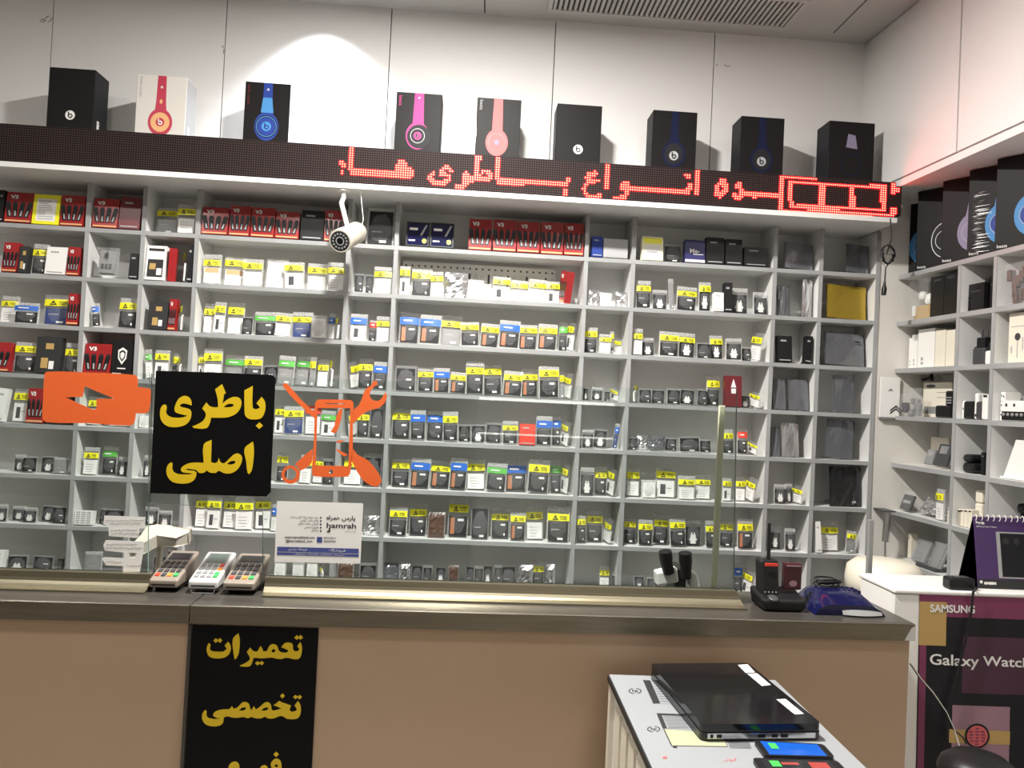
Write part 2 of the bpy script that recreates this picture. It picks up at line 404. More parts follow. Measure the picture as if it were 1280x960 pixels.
# ---------------------------------------------------------------- main shelving on the back wall
U = thing('shelving_unit', 'wall wide pale grey pigeonhole shelving full of battery packs behind the counter', 'shelving', (0, YS, 0))
def ub(name, x0, x1, y0, y1, z0, z1, mats=('shelf', 'edge')):
    m = MB(); m.box(x0, x1, y0 - YS + .002, y1 - YS, z0, z1, 0); m.box(x0, x1, y0 - YS, y0 - YS + .002, z0, z1, 1); return m.build(name, list(mats), U)
T2 = .0085
for k in range(1, 10): ub('shelf', XL, XJ, YS, YB - .006, ZB(k) - T2, ZB(k) + T2)
for x in XD + [XL]: ub('divider', x - T2, x + T2, YS + .001, YB - .007, .3, ZB(0) - T2)
ub('end_panel', XJ - T2, XJ + T2, YS - .002, YB - .007, .3, ZB(0) - T2)
m = MB(); m.box(XL, XJ, YB - YS - .006, YB - YS - .001, .3, ZB(0)); m.build('back_panel', ['shelf'], U)
XSR = at(1121, 240, 3.05).x
ub('cornice', XL, XSR - .005, 3.03, YB - .006, ZB(0) - .010, ZB(0) + .010, ('shelf', 'shelf'))
ZST = at(420, 181.5, 3.05).z
ZSB = at(420, 234.5, 3.05).z
m = MB(); m.box(XL, XJ - .02, 3.125, YU - .004, ZB(0) + .0108, ZST - .012); struct(m.build('trim_1', ['shelf']))
# ---------------------------------------------------------------- LED message sign
SX0, SX1 = XL, XSR; XEX = at(1127.5, 240, 3.05).x; ZEX = ZSOF - .036
sign = thing('led_sign', 'long black LED message sign with glowing red Persian words and a battery outline', 'sign', (0, 3.05, ZB(0) + .0105))
zb0 = ZB(0) + .0105
m = MB(); m.rbox(SX0, SX1, .004, .062, 0, ZST - zb0, .002); m.box(SX1, XEX, .004, .05, .014, ZEX - zb0); m.build('housing', ['black'], sign)
PANZ = (ZST - zb0) / 2 + .002
m = MB(); m.quad((SX0 + .005, 0.002, PANZ - 8.0 * LP), (SX1 - .003, 0.002, PANZ - 8.0 * LP), (SX1 - .003, 0.002, PANZ + 8.0 * LP), (SX0 + .005, 0.002, PANZ + 8.0 * LP)); m.quad((SX1 - .003, .002, .016), (XEX, .002, .016), (XEX, .002, ZEX - zb0 - .001), (SX1 - .003, .002, ZEX - zb0 - .001))
fp = m.build('led_panel', ['ledface'], sign)
fp.location = (0, 0, 0)
STROKES = []   # polygons in photo pixels that are lit
def st(o, s, hole=False): STROKES.append((loop(s, o[0], o[1], 6.4), hole))
C1, C2, C3, C4 = (410, 170), (590, 180), (770, 190), (940, 195)
st(C1, '97 195 120 195 120 225 142 220 142 248 97 248'); st(C1, '97 262 122 262 122 310 97 310')
st(C1, '168 85 212 85 205 270 165 268'); st(C1, '165 262 540 288 540 330 180 312')
st(C1, '540 235 565 188 600 182 640 240 680 275 680 320 655 335 535 330')
st(C1, '800 315 830 290 852 290 838 330 870 355 930 352 965 335 890 322 882 280 910 250 940 228 965 238 1003 285 985 297 945 270 925 285 985 318 985 350 940 395 850 390 805 362')
st(C1, '1072 310 1090 288 1122 288 1127 335 1150 348 1135 385 1100 405 1070 427 1030 422 1003 388 1060 383 1085 358')
st(C2, '22 85 65 85 60 300 0 305 -32 300 -30 265 20 262'); st(C2, '62 102 82 102 82 125 62 125')
st(C2, '55 245 85 205 132 203 158 238 157 278 132 310 55 305'); st(C2, '78 238 118 232 124 255 100 268 78 268', True)
st(C2, '186 88 224 88 216 290 184 290'); st(C2, '186 272 745 298 752 260 782 262 778 310 752 345 200 318')
st(C2, '722 366 760 366 760 406 722 406')
st(C2, '905 265 930 222 985 218 1008 248 978 258 945 252 945 272 1022 285 1022 302 970 312 928 312 908 292')
st(C2, '880 350 905 322 945 312 937 332 912 350 917 388 945 403 1042 403 1022 442 928 436 893 402')
st(C2, '1073 143 1110 145 1102 366 1063 364')
st(C2, '1185 345 1200 305 1235 290 1264 320 1270 370 1232 432 1200 453 1145 442 1122 412 1180 415 1218 400 1230 374 1190 370')
st(C3, '90 268 560 298 578 258 607 258 602 300 582 334 90 310')
st(C3, '552 177 597 177 597 217 552 217'); st(C3, '638 120 673 120 667 342 626 340')
st(C3, '798 265 838 213 872 213 890 255 887 320 832 372 793 346 786 300'); st(C3, '825 272 845 268 857 300 842 317 825 308', True)
st(C3, '945 265 988 238 1008 255 1002 280 1027 300 1027 345 1002 382 948 377 928 328 950 323 975 345 995 330 985 297 953 285')
st(C3, '1020 318 1290 335 1290 372 1020 352'); st(C4, '0 298 217 308 217 342 0 332')
st(C4, '213 135 252 135 250 440 210 435'); st(C4, '213 135 1165 178 1165 214 213 172')
st(C4, '210 420 1160 468 1160 492 210 448'); st(C4, '1108 420 1152 422 1152 492 1108 490'); st(C4, '1112 210 1195 210 1195 298 1112 298')
st(C4, '293 197 1072 238 1072 260 293 219'); st(C4, '293 387 1072 428 1072 450 293 409')
st(C4, '293 200 330 200 328 405 293 405'); st(C4, '528 215 588 215 586 415 526 412'); st(C4, '780 228 824 228 820 428 780 425'); st(C4, '1030 240 1074 240 1074 446 1030 442')
def inpoly(x, y, P):
    c = False; j = len(P) - 1
    for i in range(len(P)):
        xi, yi = P[i]; xj, yj = P[j]
        if (yi > y) != (yj > y) and x < (xj - xi) * (y - yi) / (yj - yi) + xi: c = not c
        j = i
    return c
mo = MB(); mi_ = MB()
BB = [(min(p[0] for p in P), max(p[0] for p in P), P, h) for P, h in STROKES]
c0 = math.ceil(SX0 / LP) + 1; c1 = math.floor((XEX - .002) / LP) - 1
for c in range(c0, c1 + 1):
    x = (c + .5) * LP
    for r in range(-8, 8):
        z = (math.floor(PANZ / LP) + r + .5) * LP
        if abs(z - PANZ) > 8.0 * LP: continue
        px, py = proj((x, 3.05, zb0 + z)); on = False
        if px < 420: break
        if x > SX1 - .005 and not (.018 < z < ZEX - zb0 - .004): continue
        for a, b, P, h in BB:
            if a <= px <= b and inpoly(px, py, P): on = not h
        if on:
            mo.disc((x, -.0005, z), LP * .50, n=8); mi_.lathe([(LP * .29, 0), (LP * .23, .0015), (LP * .1, .0022)], 8, 0, (x, -.0006, z), (0, -1, 0))
mo.build('glow_rings', ['ledglow'], sign); mi_.build('lit_lamps', ['ledhot'], sign)  # red rings stand in for the bloom around each lit lamp
# ---------------------------------------------------------------- side shelving
def rs(px, py=500): return (atp(px, py, PR, NR) - PR).dot(DR)
SD = [rs(1193), rs(1237.5), rs(1293), rs(1350), rs(1440)]
RU = thing('shelving_unit', 'pale grey side wall shelving holding headphone boxes, chargers and small accessories', 'shelving', (PR.x, PR.y, 0))
RU.rotation_euler = (0, 0, math.atan2(DR.y, DR.x))
def rbx(name, s0, s1, d0, d1, z0, z1):
    m = MB(); cbox(m, s0, s1, d0 + .002, d1, z0, z1, 0); cbox(m, s0, s1, d0, d0 + .002, z0, z1, 1); return m.build(name, ['shelf', 'edge'], RU)
SEND = SD[4]
for k in range(1, 9): rbx('shelf', .0, SEND, 0, DW - .006, ZB(k) - .010, ZB(k) + .008)
for s in SD: rbx('divider', s - T2, s + T2, .001, DW - .007, .2, ZB(1) - .011)
m = MB(); cbox(m, 0, SEND, DW - .006, DW, .2, ZB(1)); m.build('back_panel', ['shelf'], RU)
print('DBG XJ %.3f PC %s PR %s ZSOF %.3f ZST %.3f ZSB %.3f ZB0 %.3f ZCEIL %.3f sS %.3f SD %s' % (XJ, PC, PR, ZSOF, ZST, ZSB, ZB(0), ZCEIL, sS, [round(s, 3) for s in SD]))
# ================================================================ GOODS ON THE MAIN SHELVING
ORD = ['first', 'second', 'third', 'fourth', 'fifth', 'sixth', 'seventh', 'eighth', 'ninth', 'tenth', 'eleventh', 'twelfth', 'thirteenth', 'fourteenth', 'fifteenth', 'sixteenth', 'seventeenth']
ROWN = ['top', 'second', 'third', 'fourth', 'fifth', 'sixth', 'seventh', 'lowest']
ZM = {'Z1': (0, 210, 5.052), 'Z2': (0, 350, 5.052), 'Z3': (230, 210, 4.74), 'Z4': (230, 360, 4.74), 'Z5': (480, 240, 4.74), 'Z6': (480, 430, 4.74), 'Z7': (720, 260, 4.74),
      'Z8': (720, 430, 4.74), 'Z9': (940, 270, 6.4), 'Z10': (940, 400, 3.2), 'Z13': (0, 540, 5.052), 'Z14': (230, 540, 4.74), 'Z15': (470, 580, 4.74), 'Z16': (720, 580, 4.74), 'Z17': (930, 620, 3.657)}
# zoom row column : code left right top[,lean]   (measured on the photograph)
GOODS = '''
Z1 0 0: K 0 35 150; V 50 215 165; L 217 385 180; V 395 540 185
Z1 0 1: V 600 752 205; Km 762 890 195
Z1 0 2: Yg 960 1105 240; Yw 1115 1230 230
Z3 0 3: V 115 265 245; V 275 395 235; V 400 540 245; V 545 682 270; K 695 828 262; V 832 940 262
Z3 0 4: Nk 1075 1250 212
Z5 0 5: U 130 266 190; U 270 410 195; V 497 634 170; V 640 780 175; V 782 918 185; V 920 1056 190; V 1060 1190 195
Z7 0 6: Ub 85 150 180; Kg 152 300 195
Z7 0 7: Lw 378 508 180; D 515 628 215; Um 632 755 200; K 758 868 185; K 872 975 195; K 982 1125 245
Z9 0 8: P 245 600 228 6
Z9 0 9: P 740 960 235 7
Z1 1 0: B -20 55 560; V 0 140 480; Kp 112 198 505; Yd 185 295 480; W 300 430 510; V 432 512 510
Z1 1 1: Mo 625 770 520; K 825 880 550
Z1 1 2: Wr 925 1048 500; Sr 1092 1112 510 4; S 1132 1180 510 8; K 1190 1220 490
Z3 1 3: Yo 108 216 512; Yo 220 336 518; Yw 345 457 540; Nw 468 590 530; Yw 592 705 560; Yw 718 832 560; Yw 845 948 560
Z3 1 4: D 1005 1063 625; D 1066 1112 625; Yw 1118 1235 585
Z5 1 5: Yw 88 152 440; Yd 158 275 445; Yw 278 350 475; C 355 485 470; Nw 492 580 525; Nw 583 636 540; Yw 640 740 505; Yw 748 846 520; Yw 852 952 520; Yw 955 1048 525; Sr 1118 1178 480 12
Z7 1 6: C 66 135 485; Nw 140 215 500; C 232 315 500
Z7 1 7: Yd 350 445 430; Nx 462 548 480; Ng 552 582 420; Yd 602 720 465; Yx 722 798 440; W 805 865 510; K 866 915 450; Nx 922 1035 470; Nx 1045 1145 500
Z9 1 8: P 195 305 560; Ps 385 575 510 5
Z9 1 9: Go 580 930 560 3
Z2 2 0: Yw -30 80 95; Bd 95 235 145; Yb 240 425 90; V 432 505 95
Z2 2 1: Bd 545 625 150 -8; Yd 740 860 115
Z2 2 2: Kp 945 1065 145; V 1072 1160 130; S 1135 1195 150 14
Z4 2 3: Yw 95 166 85; Yw 168 236 85; Yw 238 332 82; D 340 403 170; Gd 405 530 140; Yw 533 626 150; Yb 628 745 140; Nw 752 838 165; Bw 845 912 150; S 915 935 150 2
Z4 2 4: Bw 978 1080 155; Rd 1084 1130 190; Yw 1134 1220 170
Z5 2 5: Bc 80 202 710; Bc 206 326 730; Yg 332 452 730; Yd 454 562 775; Yc 568 672 780; Bc 678 795 765; Yc 800 905 785; Yc 908 1018 785; Gd 1035 1130 770; S 1122 1175 780 8
Z7 2 6: Yd 50 131 705; Yw 135 205 750; Yg 207 258 730; S 266 316 785 8
Z7 2 7: Yw 332 394 715; Nx 398 472 770; Yd 490 605 735; Yx 615 710 740; D 714 800 800; Yx 805 882 755; Nx 886 980 775; D 992 1080 825; S 1095 1150 745 9
Z10 2 8: K 92 152 68; K 198 258 70 4
Z10 2 9: Pb 282 478 57 3
Z2 3 0: V -60 75 400; Yd 80 228 395; Kp 232 385 365; Yd 400 495 400
Z2 3 1: V 540 708 410; Kh 712 842 385
Z2 3 2: Gw 885 945 440 -8; Yw 965 1058 445; Yd 1062 1120 460; S 1125 1172 465 10
Z4 3 3: Yw 45 108 390; Yw 112 217 360; Gg 222 345 400; Yd 352 455 405; D 458 545 460; Gg 550 642 405; Gg 645 732 405; Yg 736 770 410; Yw 775 866 425; S 872 905 410 8
Z4 3 4: S 950 985 440 -10; Yd 992 1108 415; Bd 1114 1208 440
Z6 3 5: D 60 190 130; Yd 197 288 140; Bc 292 384 145; Yc 386 482 170; Yd 484 588 105; Yd 591 697 125; Yc 702 812 165; Yc 815 912 150; Yd 918 1035 135; Yg 1040 1125 165; S 1118 1170 180 10
Z8 3 6: D 45 78 260; Nx 90 152 260; D 172 226 280; S 236 286 280 12
Z8 3 7: S 325 350 230 -8; D 357 450 265; D 456 533 270; D 537 618 265; D 622 711 270; D 716 777 270; Yd 780 864 190; Kr 870 972 195; D 980 1068 305; S 1072 1128 300 12
Z10 3 8: P 80 138 240 -3; P 142 240 240
Z10 3 9: P 320 413 225
Z2 4 0: W -20 35 690 5; Yw 75 175 690; V 180 290 690; K 310 450 730
Z2 4 1: Yw 492 610 740; Nw 690 830 750
Z2 4 2: Nw 858 940 850
Z4 4 3: Yw 520 586 700; Yb 592 702 705; Rw 706 800 680; Gw 804 895 730
Z4 4 4: S 945 985 730 -10; Yd 1000 1088 720; D 1092 1180 700
Z6 4 5: Yd 36 152 385; Bd 156 243 395; Bd 246 345 400; Yd 350 436 405; D 440 512 480; D 515 597 480; D 600 692 470; Yd 698 794 460; Kb 797 891 480; Bd 894 993 430; Bd 996 1072 430; S 1072 1130 470 10
Z8 4 6: Nx 30 103 510; D 108 186 510; Bb 216 288 475 8
Z8 4 7: D 310 362 555; C 370 436 545; C 440 530 550; D 537 606 560; D 611 735 555; D 745 812 570; Yd 870 932 510; Rd 965 1045 510; S 1056 1106 600 14
Z10 4 8: P 76 112 430; Ps 114 190 415
Z10 4 9: P 285 408 405 8
Z13 5 0: Nx 62 132 150; D 136 228 155; D 233 326 160; Ng 330 430 165
Z13 5 1: Yw 520 615 100; Gd 618 705 95; Nx 738 800 160
Z13 5 2: Nx 900 950 150
Z14 5 3: Yd 532 600 130; Yw 680 747 140; Yw 750 812 150; D 815 880 160
Z14 5 4: Yw 932 1045 150; D 1050 1165 130
Z6 5 5: Yd 36 148 690; Bc 152 264 680; Yc 267 382 700; Bc 385 482 680; Yw 490 597 690; Gd 602 716 710; Bc 720 842 700; Yd 846 968 690; Gd 985 1090 700; S 1095 1125 720 6
Z8 5 6: Nx 18 106 735; Yd 112 216 735; S 226 262 745 8
Z8 5 7: Yw 302 385 740; Nw 390 472 810; Yw 480 596 740; Yw 602 702 785; Yw 715 806 785; Yw 862 916 800; Yw 955 1043 800; S 1048 1095 800 12
Z10 5 8: Nx 86 138 660; Nx 141 186 660; S 206 236 670 6
Z10 5 9: Pl 302 438 588
Z13 6 0: Nx -20 42 460; Nx 52 138 480; Nx 142 230 480; D 234 318 475; D 322 412 470
Z13 6 1: Ws 487 598 500; D 602 640 490; D 652 780 490
Z13 6 2: Nx 890 975 480; Nx 996 1080 500
Z14 6 3: Yw 46 122 380; Yw 126 208 390; Yw 212 296 395; Yw 300 404 385; Yw 408 500 400; Bw 512 545 430
Z14 6 4: C 1062 1155 500
Z15 6 5: Yd 72 182 260; Yd 188 297 250; Kc 303 406 290; Yc 418 542 220; D 560 662 250; Yd 682 786 270; Yc 792 880 290; Yw 892 992 265; Yd 1005 1145 255
Z16 6 6: Yd 0 56 310; Yd 62 186 290; S 200 255 330 8
Z16 6 7: Yd 287 362 335; Yd 368 450 335; Yd 462 552 310; Yd 556 650 330; Nx 656 750 345; Yd 768 830 340; Yd 862 940 350; Yc 950 1050 330
Z17 6 8: Nx 125 180 150; Nx 184 236 152
Z17 6 9: W 320 345 120 -3; Yw 355 450 125; Yg 458 508 165 6
Z13 7 0: W -20 36 750; D 42 166 780; D 182 300 795; D 360 400 795
Z13 7 1: Ng 530 636 760
Z13 7 2: D 942 1040 795; D 1050 1108 740
Z14 7 3: Nw 520 590 780; Nw 640 706 780; Nw 712 790 780; S 802 838 790 6
Z14 7 4: Kc 905 1000 780; D 1035 1140 780
Z15 7 5: C 42 128 600; C 136 200 600; D 206 270 610; D 276 328 605; D 346 410 620; Kc 425 485 605; D 530 576 615; D 581 631 610; D 636 688 610; D 692 736 605; D 742 830 615; C 836 922 605; Yd 930 995 590; C 1000 1058 600
Z16 7 6: Yw 142 215 620; D 268 302 655
Z16 7 7: D 350 414 675; D 418 480 675; Bd 945 1024 600; S 1026 1050 640 8
Z17 7 9: W 342 375 415
'''
LOOK = {'K': 'black card box', 'V': 'red and black battery box', 'L': 'yellow box with printed label', 'Lw': 'pale box with yellow top', 'Km': 'dark maroon box', 'Yg': 'yellow banded grey battery', 'Yw': 'yellow banded white battery',
        'Yd': 'yellow banded charcoal battery', 'Yo': 'yellow banded orange topped battery', 'Yb': 'yellow banded navy battery', 'Yc': 'yellow banded copper edged battery', 'Yx': 'yellow banded black battery', 'Nk': 'dark shiny bag', 'Nw': 'clear bag, white battery',
        'Nx': 'clear bag, black battery', 'Ng': 'clear bag, grey battery', 'U': 'navy printed box', 'Ub': 'slim blue box', 'Um': 'navy box with white lettering', 'Kg': 'grey card box', 'D': 'small charcoal battery packet', 'P': 'grey antistatic screen bag',
        'Ps': 'silver antistatic screen bag', 'Pb': 'big grey bag with blue ring', 'Pl': 'large bare laptop screen', 'Go': 'gold foil screen bag', 'B': 'blue banded battery bag', 'Bd': 'blue banded charcoal battery', 'Bw': 'blue banded white battery',
        'Bc': 'blue banded copper edged battery', 'Bb': 'bright blue topped slim bag', 'Kp': 'black box with gold phone', 'W': 'plain white box', 'Wr': 'white box with phone picture', 'Mo': 'grey computer mouse blister', 'S': 'thin bag turned edgewise', 'Sr': 'thin red box edgewise',
        'C': 'crinkled silver battery bag', 'Gd': 'green banded charcoal battery', 'Gg': 'green banded grey battery', 'Gw': 'green banded white battery', 'Rd': 'red banded charcoal battery', 'Rw': 'red banded white battery', 'Kh': 'black box, white shield emblem', 'Kr': 'dark red box, white figure',
        'Kb': 'bright orange red box', 'Kc': 'brown foil packet', 'Ws': 'stack-like printed white block'}
LOOK['Ws'] = 'white box covered in print'
GROUPN = {'V': 'red battery boxes on the back shelves', 'Y': 'battery bags on the back shelves', 'N': 'battery bags on the back shelves', 'B': 'battery bags on the back shelves', 'G': 'battery bags on the back shelves', 'R': 'battery bags on the back shelves',
          'C': 'battery bags on the back shelves', 'D': 'loose battery packets on the back shelves', 'S': 'thin bags turned edgewise', 'P': 'screen bags near the corner', 'K': 'card boxes on the back shelves', 'U': 'card boxes on the back shelves', 'W': 'card boxes on the back shelves', 'L': 'card boxes on the back shelves'}
# ---- unit meshes: x -.5...5, z 0..1, y in metres, front faces -y
def film_mesh(kind, seed, puff=.010):
    rnd = random.Random(seed); m = MB(); nx, nz = 7, 9; vs = []
    for j in range(nz + 1):
        for i in range(nx + 1):
            u, v = i / nx, j / nz; e = min(u, 1 - u) * min(v, (1 - v) * .6) * 9; e = min(1, e)
            vs.append((u - .5 + (rnd.uniform(-.012, .012) if 0 < i < nx else (rnd.uniform(-.015, .005))), -.004 - puff * e + rnd.uniform(-.0012, .0012), v + (rnd.uniform(-.01, .012) if j == nz else 0)))
    fs = [(j * (nx + 1) + i, j * (nx + 1) + i + 1, (j + 1) * (nx + 1) + i + 1, (j + 1) * (nx + 1) + i) for j in range(nz) for i in range(nx)]
    m.add(vs, fs, 0, True)
    m.add([(-.5, 0.004, 0), (.5, .004, 0), (.5, .001, 1), (-.5, .001, 1)], [(3, 2, 1, 0)], 0)
    return m.mesh('film', [kind])
FILMS = [film_mesh('film', i) for i in range(3)] + [film_mesh('filmw', 5)] + [film_mesh('filmc', i + 9, .013) for i in range(2)]
def band_mesh(c, z0=.64, z1=.86, style='esd', seed=0):
    rnd = random.Random(seed); m = MB(); n = 6; vs = []
    for i in range(n + 1):
        x = -.47 + .94 * i / n; y = -.0165 + .006 * abs(x * 2) ** 2
        vs += [(x, y, z0 + rnd.uniform(-.006, .006)), (x, y + .0015, z1 + rnd.uniform(-.006, .006))]
    m.add(vs, [(2 * i, 2 * i + 2, 2 * i + 3, 2 * i + 1) for i in range(n)], 0, True)
    h = z1 - z0; y = -.0172
    if style == 'esd':
        a, b = -.27, z0 + h * .16
        m.add([(a, y, b), (a + .26, y, b), (a + .13, y, b + h * .68)], [(0, 1, 2)], 1)
        m.quad((a + .06, y - .0003, b + h * .12), (a + .2, y - .0003, b + h * .2), (a + .19, y - .0003, b + h * .28), (a + .05, y - .0003, b + h * .2), 0)
        for k in range(3): zz = b + h * (.05 + .2 * k); m.quad((a + .32, y + .001, zz), (a + .32 + .3, y + .002, zz), (a + .32 + .3, y + .002, zz + h * .07), (a + .32, y + .001, zz + h * .07), 1)
    else:
        m.quad((-.30, y, z0 + h * .42), (.12, y, z0 + h * .42), (.12, y, z0 + h * .62), (-.30, y, z0 + h * .62), 1)
    return m.mesh('band', [c, 'ink' if style == 'esd' else 'offwhite'])
BANDS = {'Y': [band_mesh('yellow', .60, .80, 'esd', 1), band_mesh('yellow', .66, .87, 'esd', 2), band_mesh('yellow', .62, .84, 'esd', 3)], 'B': [band_mesh('blue', .60, .84, 'bar', 4)], 'G': [band_mesh('green', .62, .82, 'bar', 5)], 'R': [band_mesh('redb', .64, .88, 'bar', 6)]}
def batt_mesh(body, style, top=.56, seed=0):
    rnd = random.Random(seed); m = MB(); m.rbox(-.42, .42, -.0085, -.0015, .035, top, .0012, 0, 1); y = -.0089
    if style == 'label':
        for k in range(4): z = .10 + k * .09; m.quad((-.28, y, z), (-.28 + rnd.uniform(.3, .55), y, z), (-.28 + rnd.uniform(.3, .5), y, z + .018), (-.28, y, z + .018), 2)
    elif style == 'phone':
        m.quad((-.25, y, .12), (.0, y, .12), (.0, y, .45), (-.25, y, .45), 3); m.quad((.06, y, .30), (.28, y, .30), (.28, y, .34), (.06, y, .34), 2)
    elif style == 'dot':
        m.quad((.02, y, .42), (.26, y, .42), (.26, y, .48), (.02, y, .48), 1); m.disc((.22, y, .14), .045, n=10, mi=1, sx=1)
    elif style == 'tag':
        m.quad((-.02, y, .07), (.22, y, .07), (.22, y, .13), (-.02, y, .13), 1); m.quad((-.3, y, .34), (.05, y, .34), (.05, y, .37), (-.3, y, .37), 2)
    elif style == 'copper':
        m.rbox(-.37, -.17, -.0095, -.008, .08, top - .03, .001, 4, 1); m.quad((-.02, y, .43), (.26, y, .43), (.26, y, .49), (-.02, y, .49), 1)
    elif style == 'plug':
        m.box(-.16, .16, -.0095, -.0085, .10, .44, 1); m.box(-.12, -.04, -.0095, -.0085, .44, .52, 1); m.box(.04, .12, -.0095, -.0085, .44, .52, 1); m.box(-.22, .22, -.0094, -.0085, .22, .30, 1)
    elif style == 'orange': m.quad((-.38, y, .38), (.38, y, .38), (.38, y, top - .01), (-.38, y, top - .01), 5)
    return m.mesh('battery', [body, 'offwhite', 'inkg', 'battd', 'battc', 'peach'])
BAT = {'w': [batt_mesh('battw', 'label', .55, 1), batt_mesh('battw', 'phone', .57, 2), batt_mesh('battw', 'label', .52, 3)], 'd': [batt_mesh('battd', 'dot', .55, 4), batt_mesh('battd', 'tag', .54, 5)], 'g': [batt_mesh('battg', 'tag', .54, 6)],
       'b': [batt_mesh('battb', 'tag', .55, 7)], 'c': [batt_mesh('battd', 'copper', .55, 8)], 'x': [batt_mesh('battd', 'plug', .74, 9)], 'o': [batt_mesh('battw', 'orange', .55, 10)], 'k': [batt_mesh('black', 'tag', .9, 11)]}
TALL = {'w': batt_mesh('battw', 'label', .86, 21), 'g': batt_mesh('battg', 'tag', .86, 22), 'd': batt_mesh('battd', 'dot', .84, 23)}
TALLD = [batt_mesh('battd', 'dot', .88, 24), batt_mesh('battd', 'tag', .9, 25), batt_mesh('black', 'tag', .86, 26), batt_mesh('battd', 'plug', .9, 27)]
def card_mesh(c, side=None, d=.03):
    m = MB(); m.box(-.5, .5, -d, 0, 0, 1, 0); return m.mesh('carton', [c])
CART = {}
def carton(c, d=.03):
    if (c, d) not in CART: CART[(c, d)] = card_mesh(c, None, d)
    return CART[(c, d)]
def pr_v3():
    m = MB(); y = -.0304
    m.quad((-.46, y, .02), (.46, y, .02), (.46, y, .07), (-.46, y, .07), 3)
    for k, (x, a) in enumerate(((-.30, .12), (-.11, .05), (.09, -.03), (.29, -.10))):     # battery grips fanned out
        m.hexa([(x - .085, y - .0006, .16), (x + .075, y - .0006, .16), (x + .075, y, .16), (x - .085, y, .16), (x - .09 - a, y - .0006, .60), (x + .10 - a, y - .0006, .60), (x + .10 - a, y, .60), (x - .09 - a, y, .60)], 0)
        m.quad((x - .03, y - .0008, .2), (x + .035, y - .0008, .2), (x + .04 - a * .5, y - .0008, .38), (x - .02 - a * .5, y - .0008, .38), 1)
        m.quad((x - .09 - a, y - .0007, .60), (x + .10 - a, y - .0007, .60), (x + .06 - a, y - .0007, .68), (x - .05 - a, y - .0007, .68), 4)
    addtxt(m, 'V3', .26, lambda u, v: (u - .20, y - .0009, v * .62 + .78), 2, .012)
    return m.mesh('printed_front', ['black', 'inkg', 'offwhite', 'peach', 'battd'])
PV3 = pr_v3()
def pr(kind):
    m = MB(); y = -.0304
    def q(x0, x1, z0, z1, mi, dy=0): m.quad((x0, y - dy, z0), (x1, y - dy, z0), (x1, y - dy, z1), (x0, y - dy, z1), mi)
    if kind == 'label':
        q(-.36, .36, .1, .86, 0)
        rnd = random.Random(2)
        for k in range(9): z = .16 + k * .075; q(-.3, -.3 + rnd.uniform(.25, .6), z, z + .03, 1, .0003)
    elif kind == 'gold':
        q(-.3, .3, .1, .9, 2); q(-.26, .02, .14, .42, 3, .0003); q(.06, .26, .12, .34, 0, .0003); q(-.12, .2, .66, .82, 3, .0003)
    elif kind == 'phone':
        q(-.4, .4, .08, .6, 2); q(-.3, .02, .3, .48, 3, .0003); q(.08, .34, .14, .34, 0, .0003); q(-.4, .4, .84, .92, 2)
    elif kind == 'navy':
        q(-.44, .44, .05, .95, 4); q(-.36, .0, .66, .76, 0, .0003); q(-.38, -.1, .2, .26, 0, .0003)
        m.disc((.3, y - .0003, .22), .1, n=12, mi=5); m.add([(.1, y - .0003, .45), (.2, y - .0003, .45), (.42, y - .0003, .9), (.34, y - .0003, .9)], [(0, 1, 2, 3)], 1)
    elif kind == 'shield':
        P = [(-.22, .72), (0, .8), (.22, .72), (.2, .5), (0, .34), (-.2, .5)]; Q = [(x * .7, .58 + (z - .58) * .7) for x, z in P]
        m.prism(P, [Q], lambda u, v: (V((u, y, v)), V((0, -1, 0))), .0003, 0); m.prism([(x * .45, .58 + (z - .58) * .45) for x, z in P], [], lambda u, v: (V((u, y, v)), V((0, -1, 0))), .0003, 0)
        q(-.2, .2, .22, .25, 0); q(-.42, .0, .08, .11, 0)
    elif kind == 'figure':
        m.add([(-.16, y, .62), (.16, y, .62), (.0, y, .9)], [(0, 1, 2)], 0); q(-.14, .14, .42, .58, 0); q(-.2, .2, .1, .3, 6)
    elif kind == 'plain': q(-.3, .1, .78, .84, 1); q(-.4, .4, .05, .09, 1)
    elif kind == 'print':
        rnd = random.Random(8)
        for k in range(6):
            for x in (-.44, -.14, .16): q(x, x + .24, .08 + k * .15, .08 + k * .15 + .09, 1)
    elif kind == 'ring':
        m.disc((.1, y, .72), .07, n=16, mi=7, r2=.035); q(.2, .38, .74, .79, 2); q(.2, .42, .68, .70, 2)
    elif kind == 'me': addtxt(m, 'Me-', .36, lambda u, v: (u * .9 - .02, y - .0003, v * .7 + .42), 0, .012); q(-.1, .42, .34, .37, 0, .0003); q(-.5, .5, .0, .12, 0)
    elif kind == 'half': q(-.44, .44, .7, .93, 5); q(-.36, .36, .1, .6, 0); q(-.28, .2, .3, .36, 1, .0003)
    return m.mesh('printed_front', ['offwhite', 'inkg', 'ink', 'gold', 'navy', 'yellow', 'maroon', 'blue'])
PRS = {k: pr(k) for k in ('label', 'gold', 'phone', 'navy', 'shield', 'figure', 'plain', 'print', 'ring', 'half', 'me')}
